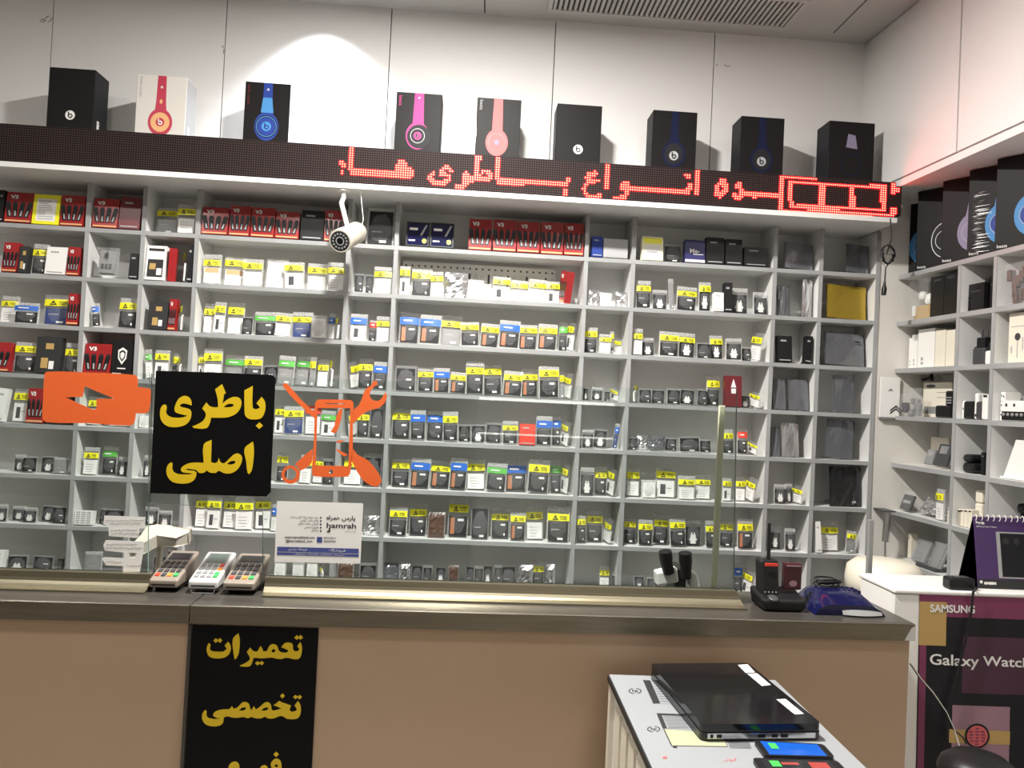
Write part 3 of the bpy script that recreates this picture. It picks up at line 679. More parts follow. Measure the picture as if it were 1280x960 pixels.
def scr_mesh(c, edge, seed, deep=.008):   # a screen panel wrapped in a bag: slightly buckled, with folded edges
    rnd = random.Random(seed); m = MB(); nx, nz = 8, 6; vs = []
    for j in range(nz + 1):
        for i in range(nx + 1):
            u, v = i / nx - .5, j / nz; vs.append((u + (rnd.uniform(-.012, .008) if i in (0, nx) else 0), -deep - .0035 * math.sin(u * 7 + seed) * (v) + rnd.uniform(-.0006, .0006), v + (rnd.uniform(-.012, .008) if j == nz else 0)))
    m.add(vs, [(j * (nx + 1) + i, j * (nx + 1) + i + 1, (j + 1) * (nx + 1) + i + 1, (j + 1) * (nx + 1) + i) for j in range(nz) for i in range(nx)], 0, False)
    m.quad((.5, 0, 0), (-.5, 0, 0), (-.5, 0, 1), (.5, 0, 1), 0)
    m.quad((-.5, -deep, 0), (-.5, -deep, 1), (-.5, 0, 1), (-.5, 0, 0), 0); m.quad((.5, 0, 0), (.5, 0, 1), (.5, -deep, 1), (.5, -deep, 0), 1); m.quad((-.5, 0, 1), (-.5, -deep, 1), (.5, -deep, 1), (.5, 0, 1), 1)
    return m.mesh('screen_bag', [c, edge])
SCR = {'P': [scr_mesh('anti', 'antid', 1), scr_mesh('anti', 'silver', 2)], 'Ps': [scr_mesh('silver', 'silver', 3)], 'Go': [scr_mesh('goldf', 'goldf', 4)], 'Pl': [scr_mesh('lcdd', 'anti', 5, .012)]}
def mouse():
    m = MB(); m.rbox(-.34, .34, -.05, -.012, .08, .92, .03, 0, 4); m.box(-.01, .01, -.0515, -.0495, .5, .9, 1); m.rbox(-.05, .05, -.058, -.048, .62, .8, .004, 1)
    for k in range(3): m.rbox(-.2 + k * .16, -.1 + k * .16, -.053, -.049, .25, .42, .003, 1)
    return m
SEAMF = MB(); SEAMF.quad((-.49, -.0062, .85), (.49, -.0062, .85), (.49, -.0048, 1), (-.49, -.0048, 1)); 
for s_ in (-1, 1): SEAMF.add([(s_ * .5, -.0035, .0), (s_ * .445, -.0085, .02), (s_ * .445, -.0085, .85), (s_ * .49, -.005, .85)], [(0, 1, 2, 3)])  # pale side strips paint in the highlights along the film edges
SEAMF = SEAMF.mesh('seal_and_edge_gleam', ['header'])
NAMES = {'K': 'card_box', 'V': 'battery_box', 'L': 'card_box', 'U': 'card_box', 'W': 'card_box', 'P': 'screen_bag', 'G': 'battery_bag', 'Y': 'battery_bag', 'N': 'battery_bag', 'B': 'battery_bag', 'R': 'battery_bag', 'C': 'foil_bag', 'D': 'battery_packet', 'S': 'battery_bag', 'M': 'computer_mouse'}
CATS = {'K': 'box', 'V': 'box', 'L': 'box', 'U': 'box', 'W': 'box', 'P': 'screen', 'M': 'mouse'}
BAYS = ['tenth', 'ninth', 'eighth', 'seventh', 'sixth', 'fifth', 'fourth', 'third', 'second', 'corner']
def measure(code, row, colm, px0, px1, pyt):
    zs = ZB(row + 1) + T2; big = code[0] in 'P' or code == 'Go'; yf = YS + .030
    xm = (px0 + px1) / 2; yy = 400
    for _ in range(4): p = at(xm, yy, yf); yy += (p.z - zs) / yf * FPX
    x = at(xm, yy, yf).x; w = (px1 - px0) / FPX * yf; h = max(.03, at(xm, pyt, yf).z - zs); h = min(h, .178 if row else .160)
    return [x - w / 2, x + w / 2, h]
def goods(code, row, colm, ordn, n, x0, x1, h, lean, seed, loose=0):
    rnd = random.Random(seed); zs = ZB(row + 1) + T2; big = code[0] in 'P' or code == 'Go'
    yf = YS + .034 + (.030 if loose and ordn % 2 else 0); x = (x0 + x1) / 2; w = (x1 - x0) * (1.09 if loose == 2 else 1)
    gk = GROUPN.get(code[0], 'goods on the back shelves')
    bay = 'bay at the corner' if colm == 9 else BAYS[colm] + ' bay from corner'
    if n == 1: where = 'alone on the %s shelf, %s' % (ROWN[row], bay)
    else: where = '%s from corner side, %s shelf, %s' % (ORD[ordn], ROWN[row], bay) if ordn else 'nearest corner side, %s shelf, %s' % (ROWN[row], bay)
    kind = NAMES[code[0]] if code != 'Go' else 'screen_bag'
    cat = 'screen' if code == 'Go' else CATS.get(code[0], 'battery')
    if code == 'S' or code == 'Sr': cat = 'box' if code == 'Sr' else 'battery'
    if code == 'Sr': kind = 'battery_box'
    t = thing(kind, LOOK[code] + ', ' + where, cat, (x, yf, zs), 0, gk if code != 'Go' else 'screen bags near the corner')
    tilt = math.radians(-rnd.uniform(5, 8) if not big else -8); rz = math.radians(rnd.uniform(-2, 2))
    if h > .15: tilt *= .6
    ly = math.radians(lean) * (.5 if big else 1)
    if loose: ly += math.radians(rnd.uniform(-3, 3) * (1 if loose == 2 else .3)); rz = math.radians(rnd.uniform(-4, 4))
    if big: rz = math.radians(7)
    cosw = w * .985
    t.scale = (cosw, 1, h); t.rotation_euler = (tilt, ly, rz); t.location.z = zs + .0012 + .006 * abs(math.sin(tilt)) + cosw / 2 * abs(math.sin(ly))
    def part(me, nm=None):
        o = obj(nm or me.name.split('.')[0], me, t); return o
    c0 = code[0]; c1 = code[1:] or 'w'
    if code in ('S', 'Sr'):
        wS = .075; t.scale = (wS, 1, h * .96); t.location = (x, YS + .055, zs + .0012 + wS / 2 * abs(math.sin(ly)) + .002)
        t.rotation_euler = (math.radians(-2), math.radians(lean), math.radians(-74 if lean >= 0 else 70))
        if code == 'Sr': part(carton('red', .03), 'carton'); part(PV3)
        else: part(FILMS[seed % 3], 'film'); part(BANDS['Y'][seed % 3], 'band'); part(BAT['w'][seed % 3], 'battery')
    elif big:
        k = code if code in SCR else 'P'; ms = SCR[k]; part(ms[seed % len(ms)], 'screen_panel')
        if code == 'Pb': part(PRS['ring'], 'printed_mark').location = (0, .0215, 0)
    elif c0 in 'YGBR':
        bands = BANDS[c0]
        part(FILMS[seed % 3], 'film'); part(bands[seed % len(bands)], 'band'); o = part(BAT[{'': 'd'}.get(code[1:], code[1:])][seed % len(BAT[{'': 'd'}.get(code[1:], code[1:])])], 'battery'); part(SEAMF)
    elif c0 == 'N':
        part(FILMS[3 if c1 == 'w' and seed % 2 else 4 + seed % 2], 'film'); part(SEAMF)
        part(TALL[c1] if c1 in TALL else BAT[c1][0], 'battery')
    elif c0 == 'D':
        part(FILMS[4 + seed % 2], 'film'); part(TALLD[seed % 4], 'battery')
    elif code == 'C': part(SILV[seed % 2], 'foil')
    elif code == 'Kc': part(BRN, 'foil'); part(SEAMF)
    elif c0 == 'V': part(carton('red'), 'carton'); part(PV3)
    elif c0 in 'KLUW':
        cc = {'K': 'black', 'Km': 'maroon', 'Kg': 'inkg', 'L': 'yellow', 'Lw': 'pale', 'U': 'black', 'Um': 'navybox', 'Ub': 'royal', 'Kp': 'ink', 'W': 'offwhite', 'Wr': 'offwhite', 'Kh': 'black', 'Kr': 'maroon', 'Kb': 'redb', 'Ws': 'offwhite'}[code]
        pp = {'L': 'label', 'Lw': 'half', 'U': 'navy', 'Um': 'me', 'Ub': 'plain', 'Kp': 'gold', 'Wr': 'phone', 'Kh': 'shield', 'Kr': 'figure', 'Ws': 'print'}.get(code, 'plain')
        part(carton(cc), 'carton'); part(PRS[pp])
    elif big:
        k = code if code in SCR else 'P'; ms = SCR[k]; part(ms[seed % len(ms)], 'screen_panel')
        if code == 'Pb': part(PRS['ring'], 'printed_mark').location = (0, .0215, 0)
    elif code == 'Mo': part(MOUSE, 'mouse_body'); part(FILMS[0], 'film').location = (0, -.045, 0)
def foil(c, seed):
    rnd = random.Random(seed); m = MB(); nx, nz = 8, 10; vs = []
    for j in range(nz + 1):
        for i in range(nx + 1):
            u, v = i / nx, j / nz; e = min(1, min(u, 1 - u, v, 1 - v) * 5); vs.append((u - .5, -.003 - .009 * e + rnd.uniform(-.0022, .0022), v))
    m.add(vs, [(j * (nx + 1) + i, j * (nx + 1) + i + 1, (j + 1) * (nx + 1) + i + 1, (j + 1) * (nx + 1) + i) for j in range(nz) for i in range(nx)]); m.quad((.5, 0, 0), (-.5, 0, 0), (-.5, 0, 1), (.5, 0, 1))
    return m.mesh('foil', [c])
SILV = [foil('silver', 1), foil('anti', 2)]; BRN = foil('brownp', 3); MOUSE = mouse().mesh('mouse_body', ['battg', 'darkgrey'])
seed = 0; NG = 0
for line in GOODS.strip().splitlines():
    hd, body = line.split(':'); z, row, colm = hd.split(); ox, oy, sc = ZM[z]; its = [i.split() for i in body.split(';')]; row, colm = int(row), int(colm)
    ms = [measure(it[0], row, colm, ox + float(it[1]) / sc, ox + float(it[2]) / sc, oy + float(it[3]) / sc) for it in its]
    lo = ([XL] + XD)[colm] + T2 + .004; hi = (XD + [XJ])[colm] - T2 - .004
    n_ = len(its)
    for it, q in zip(its, ms):
        if it[0] in ('S', 'Sr'): c_ = (q[0] + q[1]) / 2; q[0], q[1] = c_ - .024, c_ + .024
    for k, (it, q) in enumerate(zip(its, ms)):
        le = math.radians(float(it[4])) * (.5 if it[0][0] == 'P' or it[0] == 'Go' else 1) if len(it) > 4 else 0; sh = q[2] * math.sin(abs(le)) + .004 * (le != 0); h_ = hi - (sh if le > 0 else 0); l_ = lo + (sh if le < 0 else 0)
        if q[0] < l_: d = l_ - q[0]; q[0] = l_; q[1] = max(q[1], l_ + min(d * .5, .02) + .02) if q[1] - l_ < .03 else q[1]
        if q[1] > h_: q[1] = h_; q[0] = min(q[0], h_ - .045 if it[0] in ('S', 'Sr') else h_ - .02)
    for k, (a, b) in enumerate(zip(ms[:-1], ms[1:])):
        if a[1] > b[0] - .003:
            mid = (max(a[0], min(a[1], b[1])) + max(b[0], a[0])) / 2; a[1], b[0] = mid - .0015, mid + .0015
    for i, (it, q) in enumerate(zip(its, ms)):
        seed += 1; NG += 1
        if q[1] - q[0] < .012: q[1] = q[0] + .012
        soft = lambda k: 0 <= k < n_ and its[k][0][0] in 'YBRNCD' or 0 <= k < n_ and its[k][0][0] == 'G' and its[k][0] != 'Go'
        loose = 0 if not soft(i) or len(it) > 4 else 2 if soft(i - 1) and soft(i + 1) else 1
        goods(it[0], row, colm, len(its) - 1 - i, len(its), q[0], q[1], q[2], float(it[4]) if len(it) > 4 else 0, seed, loose)
# white punched rail leaning behind the bags of the second shelf, widest bay
a = at(480 + 90 / 4.74, 240 + 380 / 4.74, YB - .03); b = at(480 + 1018 / 4.74, 240 + 430 / 4.74, YB - .03)
a.x = max(a.x, XD[4] + .018); rl = thing('punched_rail', 'white punched display rail standing behind the bags, second shelf, widest bay', 'rail', ((a.x + b.x) / 2, YB - .028, ZB(2) + T2 + .0005))
m = MB(); L_ = b.x - a.x; Hh = .165; n = 24; m.box(-L_ / 2, L_ / 2, 0, .006, 0, Hh); m.build('plate', ['white'], rl)
m = MB()
for i in range(n):
    x = -L_ / 2 + L_ * (i + .5) / n; m.disc((x, -.0006, Hh - .018), .0045, n=8, mi=0)
    if i % 3 == 1 or i in (7, 9): m.box(x - .004, x + .004, -.004, -.0003, Hh - .09, Hh - .04, 0)
    else: m.tube([(x - .005, -.002, Hh - .06), (x - .004, -.002, Hh - .045), (x, -.002, Hh - .04), (x + .004, -.002, Hh - .045), (x + .005, -.002, Hh - .06)], .0008, 5, 1)
m.build('slots', ['darkgrey', 'inkg'], rl)
# ================================================================ HEADPHONE BOXES
def ell(m, cx, cz, rx, rz, y, mi, n=24, r2=None):
    if r2: m.add([(cx + math.cos(2 * PI * k / n) * rx, y, cz + math.sin(2 * PI * k / n) * rz) for k in range(n)] + [(cx + math.cos(2 * PI * k / n) * rx * r2, y, cz + math.sin(2 * PI * k / n) * rz * r2) for k in range(n)], [(k, (k + 1) % n, n + (k + 1) % n, n + k) for k in range(n)], mi)
    else: m.add([(cx + math.cos(2 * PI * k / n) * rx, y, cz + math.sin(2 * PI * k / n) * rz) for k in range(n)], [tuple(range(n))], mi)
def blogo(m, cx, cz, r, y, disc, ink):
    ell(m, cx, cz, r, r, y, disc)
    ell(m, cx + r * .06, cz - r * .16, r * .5, r * .5, y - .0003, ink, 18, .5)
    m.quad((cx - r * .46, y - .0003, cz - r * .16), (cx - r * .2, y - .0003, cz - r * .16), (cx - r * .2, y - .0003, cz + r * .72), (cx - r * .46, y - .0003, cz + r * .72), ink)
def cups(m, w, h, cu, cv, band, cup, y, bw=.085, rx=.25, rz=.21, open_=False):
    cx, cz = (cu - .5) * w, cv * h; R_, Z_ = rx * w, rz * h
    P = [(cx - bw * w, h * .995), (cx + bw * w, h * .995), (cx + bw * w * 1.15, cz + Z_ * 1.55)]
    for k in range(25):
        a = math.radians(62 - k * (304 / 24)); P.append((cx + R_ * math.cos(a), cz + Z_ * math.sin(a)))
    P.append((cx - bw * w * 1.15, cz + Z_ * 1.55))
    m.prism(P, [], lambda u, v: (V((u, y, v)), V((0, -1, 0))), .0002, band)
    return cx, cz, R_, Z_
PM = ['black', 'offwhite', 'crimson', 'peach', 'royal', 'sky', 'pink', 'salmon', 'lilac', 'inkg', 'maroon', 'coal', 'dimblue']
def vert(m, body, x, z0, hgt, y, mi):
    addtxt(m, body, hgt, lambda u, v: (x + v, y, z0 - u), mi, 0, 'LEFT')
def hp_box(name_l, loc, w, d, h, style, rz=0, group='headphone boxes standing above the sign'):
    t = thing('headphone_box', name_l, 'box', loc, rz, group)
    m = MB(); m.rbox(-w / 2, w / 2, 0, d, 0, h, .0012, 0, 1); m.build('carton', ['boxwhite' if style == 'red' else 'boxblack'], t)
    m = MB(); y = -.0006
    if style in ('plain', 'dimblue', 'dimblue2'):
        if style != 'plain': cx, cz, R_, Z_ = cups(m, w, h, .5, .36, 12, 12, y + .0002, .075, .26, .2); ell(m, cx, cz, R_ * .8, Z_ * .8, y, 11)
        blogo(m, 0, h * .33, w * .105, y - .0004, 1 if style == 'plain' else 9, 0)
    elif style == 'red':
        cx, cz, R_, Z_ = cups(m, w, h, .5, .32, 2, 3, y, .085, .245, .2); ell(m, cx, cz, R_ * .78, R_ * .82, y - .0003, 3); blogo(m, cx, cz, R_ * .36, y - .0006, 2, 1)
        ell(m, cx, h * .62, w * .03, w * .045, y - .0003, 3); blogo(m, cx, h * .83, w * .025, y - .0003, 1, 2); vert(m, 'beats studio', -w * .44, h * .97, .017, y, 9)
    elif style == 'blue':
        cx, cz, R_, Z_ = cups(m, w, h, .51, .36, 4, 4, y, .095, .27, .21); m.add([(cx - w * .1, y - .0003, h * .78), (cx + w * .1, y - .0003, h * .78), (cx + w * .14, y - .0003, h * .56), (cx - w * .14, y - .0003, h * .56)], [(3, 2, 1, 0)], 5)
        ell(m, cx, cz, R_ * .93, R_ * .95, y - .0003, 11); ell(m, cx, cz, R_ * .85, R_ * .87, y - .0005, 5, 24, .93); ell(m, cx, cz, R_ * .74, R_ * .76, y - .0006, 4); blogo(m, cx, cz, R_ * .4, y - .0009, 5, 4); blogo(m, cx, h * .9, w * .025, y - .0003, 1, 4); vert(m, 'beats studio', -w * .44, h * .96, .017, y, 10)
    elif style == 'pink':
        cx, cz, R_, Z_ = cups(m, w, h, .5, .37, 6, 6, y, .10, .26, .2); ell(m, cx + w * .03, cz - h * .01, R_, R_ * 1.02, y - .0003, 11); ell(m, cx, cz, R_ * .62, R_ * .64, y - .0005, 9, 24, .9); blogo(m, cx, cz, R_ * .34, y - .0006, 6, 0); blogo(m, cx, h * .93, w * .02, y - .0003, 1, 6); vert(m, 'beats', -w * .44, h * .95, .02, y, 6)
    elif style == 'salmon':
        cx, cz, R_, Z_ = cups(m, w, h, .48, .35, 7, 7, y, .10, .255, .2); ell(m, cx, cz, R_ * .78, R_ * .8, y - .0003, 10, 24, .96); ell(m, cx, cz, R_ * .22, R_ * .22, y - .0003, 8); vert(m, 'beats', -w * .44, h * .97, .02, y, 9)
    elif style == 'lilac':
        m.add([(-w * .12, y, h * .62), (w * .13, y, h * .60), (w * .08, y, h * .80), (-w * .08, y, h * .82)], [(0, 1, 2, 3)], 8); ell(m, 0, h * .36, w * .22, w * .24, y, 12, 24, .9)
    elif style.startswith('s_'):     # boxes on the side shelving: cup seen on the far half of the face
        c = {'s_blue': 5, 's_ring': 11, 's_lilac': 8, 's_sky': 5}[style]; cx, cz, R_, Z_ = cups(m, w, h, .62, .36, c, c, y, .085, .3, .22)
        ell(m, cx, cz, R_ * .72, R_ * .75, y - .0003, 9 if c != 11 else 1, 24, .95)
        if style == 's_sky': ell(m, cx, cz, R_ * .66, R_ * .7, y - .0004, 4); ell(m, cx, cz, R_ * .4, R_ * .42, y - .0006, 5)
        if style == 's_ring': ell(m, cx, cz, R_, Z_, y - .0004, 1, 24, .96); blogo(m, cx, cz, R_ * .25, y - .0006, 1, 0)
        addtxt(m, 'beats', .016, lambda u, v: (-w * .46 + u, y, h * .04 + v), 1, 0, 'LEFT')
    if style in ('plain', 'blue', 'dimblue', 'dimblue2'): addtxt(m, 'beats', .013, lambda u, v: (-w * .46 + u, y, h * .03 + v), 9, 0, 'LEFT')
    m.build('printed_front', PM, t)
    if rz == 0:
        m = MB(); sx = 1 if loc[0] < 0 else -1; xx = sx * (w / 2 + .0006)
        m.quad((xx, .004, .004), (xx, d - .004, .004), (xx, d - .004, h - .004), (xx, .004, h - .004), 0)
        if style in ('plain', 'red') and sx > 0: addtxt(m, 'beats', .03, lambda u, v: (xx + .0006, .03 + v * 1.2, .03 + u * .9), 1, .001, 'LEFT')
        m.build('printed_or_lit_side', ['inkg' if style == 'red' else 'offwhite' if style == 'blue' else 'coal', 'offwhite'], t)  # blue box: side coloured pale for the spotlight falling on it
    return t
ZT = ZST - .0115
for (x0, x1, yt, style, lb) in ((62, 120, 84.5, 'plain', 'black headphone box with white round logo, first in the row, nearest the shop front end'),
        (172, 234.5, 93.5, 'red', 'white headphone box picturing red headphones, above the LED sign'), (307, 363.5, 102.5, 'blue', 'black headphone box picturing blue headphones, on the brightly lit panel'),
        (496, 553, 115.5, 'pink', 'black headphone box picturing magenta headphones with dark cup'), (597, 652, 122.5, 'salmon', 'black headphone box picturing salmon pink headphones'),
        (697, 753, 130, 'plain', 'black headphone box, white logo, right after the salmon pink one'), (817, 872, 138, 'dimblue', 'black headphone box with grey logo and dim blue band, third from the corner'),
        (927, 981, 145.5, 'dimblue2', 'black headphone box with grey logo, second from the corner above the sign'), (1037, 1094, 151.5, 'lilac', 'black headphone box with lilac patch, nearest the corner above the sign')):
    yf = 3.15; a = at(x0, yt + 2, yf); b = at(x1, yt + 2, yf); h = at((x0 + x1) / 2, yt + 1, yf).z - ZT
    hp_box(lb.replace('right after', 'following'), ((a.x + b.x) / 2, yf, ZT), b.x - a.x, .115, h, style)
th = math.radians(33); ra = math.atan2(DR.y, DR.x)
for (px, py, pyt, style, lb) in ((1119, 319, 232, 's_blue', 'black headphone box with blue cup and white sticker, deepest in the corner'), (1145, 314, 227, 's_ring', 'black headphone box with ringed dark cup, second out from the corner'), (1176, 306, 214, 's_lilac', 'black headphone box with lilac headphones, third out from the corner'),
        (1209, 298, 198, 's_sky', 'shrink wrapped headphone box with blue cup, fourth out from the corner'), (1244, 277, 178, 's_sky', 'black headphone box with sky blue cup, nearest the viewer on side shelf'), (1283, 268, 160, 's_blue', 'headphone box at the frame edge, last on the side shelf')):
    if px > 1280: continue
    p = atp(px, py, PR - NR * .012, NR); q = atp(px, pyt, PR - NR * .012, NR); zz = ZB(1) + .009
    o = hp_box(lb, (0, 0, zz), .185, .066, min(q.z - zz, ZSOF - .036 - zz), style, ra + th, 'headphone boxes on the side shelf')
    ax = V((math.cos(ra + th), math.sin(ra + th), 0)); c = V((p.x, p.y, zz)) + ax * .0925; o.location = c
    if 'sticker' in lb:
        m = MB(); hh = q.z - zz; m.quad((-.04, -.0012, hh * .76), (.06, -.0012, hh * .76), (.06, -.0012, hh * .9), (-.04, -.0012, hh * .9)); m.build('sticker', ['offwhite'], o)
    if 'shrink' in lb:
        m = MB(); rnd = random.Random(4)
        for k in range(60):
            z = .01 + k * .004; x = -.08 + rnd.uniform(0, .02); m.add([(x, -.0012, z), (x + rnd.uniform(.01, .06), -.003, z + .0012), (x + .01, -.0012, z + .0025)], [(0, 1, 2)])
        m.build('shrink_wrap', ['silver'], o)
# ================================================================ SECURITY CAMERA under the cornice
pf, pr_ = at(426.5, 300.5, 2.90), at(447.5, 289.5, 3.06)
mt = at(429.4, 246, 3.06); mt.z = ZB(0) - .0105
cc = thing('security_camera', 'cream bullet security camera hanging from the shelf cornice', 'camera', mt)
ax = (pr_ - pf).normalized(); q0 = pf - mt; Lb = (pr_ - pf).length
m = MB(); m.lathe([(.040, 0), (.0415, .004), (.0415, Lb * .9), (.036, Lb)], 28, 0, q0, ax); m.build('housing', ['camcream'], cc)
m = MB(); m.lathe([(.0425, -.012), (.044, -.010), (.044, .03), (.042, .034)], 28, 0, q0, ax); m.build('sun_shield', ['camcream'], cc)
m = MB(); m.disc(q0 - ax * .0125, .037, -ax, 24, 0); m.disc(q0 - ax * .0135, .011, -ax, 16, 1); m.disc(q0 - ax * .0128, .0165, -ax, 16, 2, .013)
u = ax.cross(V((0, 0, 1))).normalized(); w = ax.cross(u)
for k in range(14):
    a = 2 * PI * k / 14; m.disc(q0 - ax * .0135 + (u * math.cos(a) + w * math.sin(a)) * .027, .0045, -ax, 8, 3)
m.build('lens_face', ['black', 'blackg', 'inkg', 'grey'], cc)
m = MB(); jt = q0 + ax * .055 + V((0, 0, .044)); m.lathe([(.024, -.006), (.026, 0)], 20); m.tube([(0, 0, -.004), (.001, 0, -.03), (-.006, -.006, -.055), (jt.x, jt.y, jt.z)], [.008, .009, .010, .009], 10); m.build('bracket', ['white'], cc)
m = MB(); e = pr_ - mt; m.tube([e, e + V((.012, .0, .012)), e + V((.018, 0, .05)), e + V((.012, 0, .09)), (e.x + .002, e.y, -.002)], .0016, 6); m.build('cable', ['white'], cc)
# ================================================================ COUNTER
ZC = EYE - .56
F0, F1 = atz(0, 750.5, ZC), atz(1144.5, 780, ZC)
DC = (F1 - F0).normalized(); NC = V((DC.y, -DC.x, 0))          # NC points at the viewer
if NC.y > 0: NC = -NC
LC = (F1 - F0).length
F0 = F0 - DC * .5; LC += .5
rc = math.atan2(DC.y, DC.x)
ct = thing('counter', 'long tan fronted shop counter with dark worktop across the picture', 'counter', (F0.x, F0.y, 0), rc)
def cl(p): q = V(p) - F0; return V((q.dot(DC), -q.dot(NC), p[2]))     # world -> counter frame
def cw(s, e, z): return F0 + DC * s - NC * e + V((0, 0, z - F0.z))
DEP = .31; TE = .046
sj = cl(atz(237, 756.8, ZC)).x
for s0, s1 in ((0, sj - .0012), (sj + .0012, LC)):
    m = MB(); m.rbox(s0, s1, .004, DEP, ZC - TE, ZC, .002, 0, 1); m.build('worktop', ['worktop'], ct)
    m = MB(); m.rbox(s0, s1, 0, .004, ZC - TE, ZC - .0008, .0006, 0, 1); m.build('edge_strip', ['wedge'], ct)
m = MB(); m.hexa([(LC - .03, -.0012, ZC - TE + .001), (LC + .0005, -.0012, ZC - TE + .001), (LC + .0005, .0, ZC - TE + .001), (LC - .03, .0, ZC - TE + .001), (LC - .012, -.0012, ZC - .012), (LC + .0005, -.0012, ZC - .004), (LC + .0005, .0, ZC - .004), (LC - .012, .0, ZC - .012)]); m.build('torn_corner', ['silver'], ct)
for s0, s1 in ((0, sj - .001), (sj + .001, LC - .008)):
    m = MB(); m.box(s0, s1, .012, .03, .08, ZC - TE - .0005); m.build('front_panel', ['tan'], ct)
m = MB(); m.box(LC - .02, LC - .008, .031, DEP, .08, ZC - TE - .0005); m.build('end_panel', ['tan'], ct)
m = MB(); m.box(0, LC - .02, .05, .07, 0, .08); m.build('plinth', ['black'], ct)
# aluminium channel that holds the glass
e1 = (cl(atz(326, 747, ZC)).y + cl(atz(800, 759, ZC)).y) / 2
eG = e1 + .058
PG = cw(0, eG, ZC)
def gl(px, py, off=0): return atp(px, py, PG, NC) + NC * off
ZPR = (atp(100, 713.4, PG, NC).z + atp(600, 727.5, PG, NC).z) / 2
def channel(sa, sb, label, flare=0):
    t = thing('glass_channel', label, 'trim', cw(sa, e1, ZC + .0004), rc)
    hh = ZPR - ZC
    prof = [(0, 0), (0, .004), (.010, .0055), (.020, .008), (.027, .013), (.032, .020), (.0345, .028), (.0355, hh * .62), (.037, hh), (.062, hh), (.062, 0)]
    m = MB(); L_ = sb - sa; n = len(prof); vs = [(0, y, z) for y, z in prof] + [(L_ + flare * (1 - z / hh), y, z) for y, z in prof]
    m.add(vs, [(i, i + n, (i + 1) % n + n, (i + 1) % n) for i in range(n)] + [tuple(range(n)), tuple(range(2 * n - 1, n - 1, -1))]); m.build('channel_profile', ['alu'], t); return t
sL = cl(atz(181, 742, ZC)).x; sR0 = cl(atz(326, 747, ZC)).x; sR1 = cl(atz(925, 762, ZC)).x
channel(.0, sL, 'short bronze aluminium glass channel before the card terminals', 0)
channel(sR0, sR1, 'long bronze aluminium glass channel along the worktop', .02)
# glass panes
def pane(name_l, poly, th=.008):
    P = [cl(gl(*p)) for p in poly]; o = cw(P[0].x, eG, ZC); t = thing('glass_screen', name_l, 'glass', (o.x, o.y, ZPR), rc)
    Q = [(p.x - P[0].x, p.z - ZPR) for p in P]
    m = MB(); n = len(Q); tr = tessellate_polygon([[V((a, b, 0)) for a, b in Q]])
    m.add([(a, 0, b) for a, b in Q] + [(a, th, b) for a, b in Q], [tuple(x) for x in tr] + [tuple(i + n for i in reversed(x)) for x in tr]); m.build('glass_sheet', ['glass'], t)
    m = MB()
    for i in range(n):
        a, b = Q[i], Q[(i + 1) % n]
        m.quad((a[0], 0, a[1]), (b[0], 0, b[1]), (b[0], th, b[1]), (a[0], th, a[1]))
    m.build('polished_edge', ['gedge'], t)
    return t
ybl = lambda x: proj((gl(x, 700).x, gl(x, 700).y, ZPR + .001))[1]
pane('plain glass screen standing on the short channel before the card terminals', [(-60, ybl(-60)), (184.5, ybl(184.5)), (186.5, 467), (-60, 462)])
pane('large glass screen with orange decals standing on the long channel', [(328, ybl(328)), (917.5, ybl(917.5)), (921.5, 489), (189, 467), (187, 628), (328, 640)])
# ---- decals and signs on the glass
def on_glass(name, label, cat, outer, holes, material, off=.0004, th=.0004):
    c = gl(sum(p[0] for p in outer) / len(outer), sum(p[1] for p in outer) / len(outer))
    t = thing(name, label, cat, (c.x, c.y, c.z)); m = MB()
    m.prism(outer, holes, lambda u, v: (gl(u, v, off + th) - c, NC), th); return t, m, c
def circ(cx, cy, r, n=22): return [(cx + r * math.cos(2 * PI * k / n), cy + r * math.sin(2 * PI * k / n)) for k in range(n)]
o = smooth(loop('150 117 560 125 1030 150 1058 185 1058 270 1178 287 1190 310 1175 500 1140 532 1040 532 1025 620 985 655 560 632 150 622 105 580 113 380 125 150', 40, 450, 8.0), 3, 70)
h = loop('335 373 510 368 528 262 645 312 825 386 648 388 645 492 600 492 460 430', 40, 450, 8.0)
t, m, c = on_glass('battery_decal', 'orange battery shaped decal with cut out lightning bolt on the glass', 'decal', o, [h], 'orange'); m.build('decal_film', ['orange'], t)
D8 = lambda s: loop(s, 340, 460, 6.0)
ph = smooth(D8('325 262 345 236 590 241 612 265 606 420 606 600 586 790 565 816 320 813 300 790 312 600 318 420'), 3, 50)
hole = D8('342 300 588 302 573 736 328 731')
t, m, c = on_glass('repair_decal', 'orange phone, screwdriver and wrench decal on the glass', 'decal', ph, [hole, D8('405 262 545 266 545 272 405 269'), circ(340 + 443 / 6, 460 + 778 / 6, 2.6, 12)], 'orange')
fnG = lambda u, v: (gl(u, v, .0008) - c, NC)
m.build('phone_outline', ['orange'], t)
for nm, s in (('screwdriver', '82 125 95 114 112 115 215 235 318 335 320 378 300 362 170 240 85 142'), ('wrench', '608 322 650 280 680 215 700 160 745 130 758 98 785 95 792 125 760 145 735 185 740 225 770 246 808 240 830 215 852 180 862 215 842 265 800 300 740 315 690 340 650 375 607 418'),
              ('wrench_ring_arm', '172 722 235 662 310 603 303 640 300 706 262 745 208 772 200 745'), ('screwdriver_handle', '603 600 642 650 720 692 800 790 824 850 790 890 740 880 672 830 605 712 592 682'),
              ('spark', '506 310 530 305 520 380 492 470 470 490 440 478 470 430 480 370'), ('spark', '480 545 550 540 500 565'), ('spark', '480 600 510 620 570 650 540 665 490 625')):
    m = MB(); m.prism(smooth(D8(s), 2, 55) if nm != 'spark' else D8(s), [], fnG, .0004); m.build(nm, ['orange'], t)
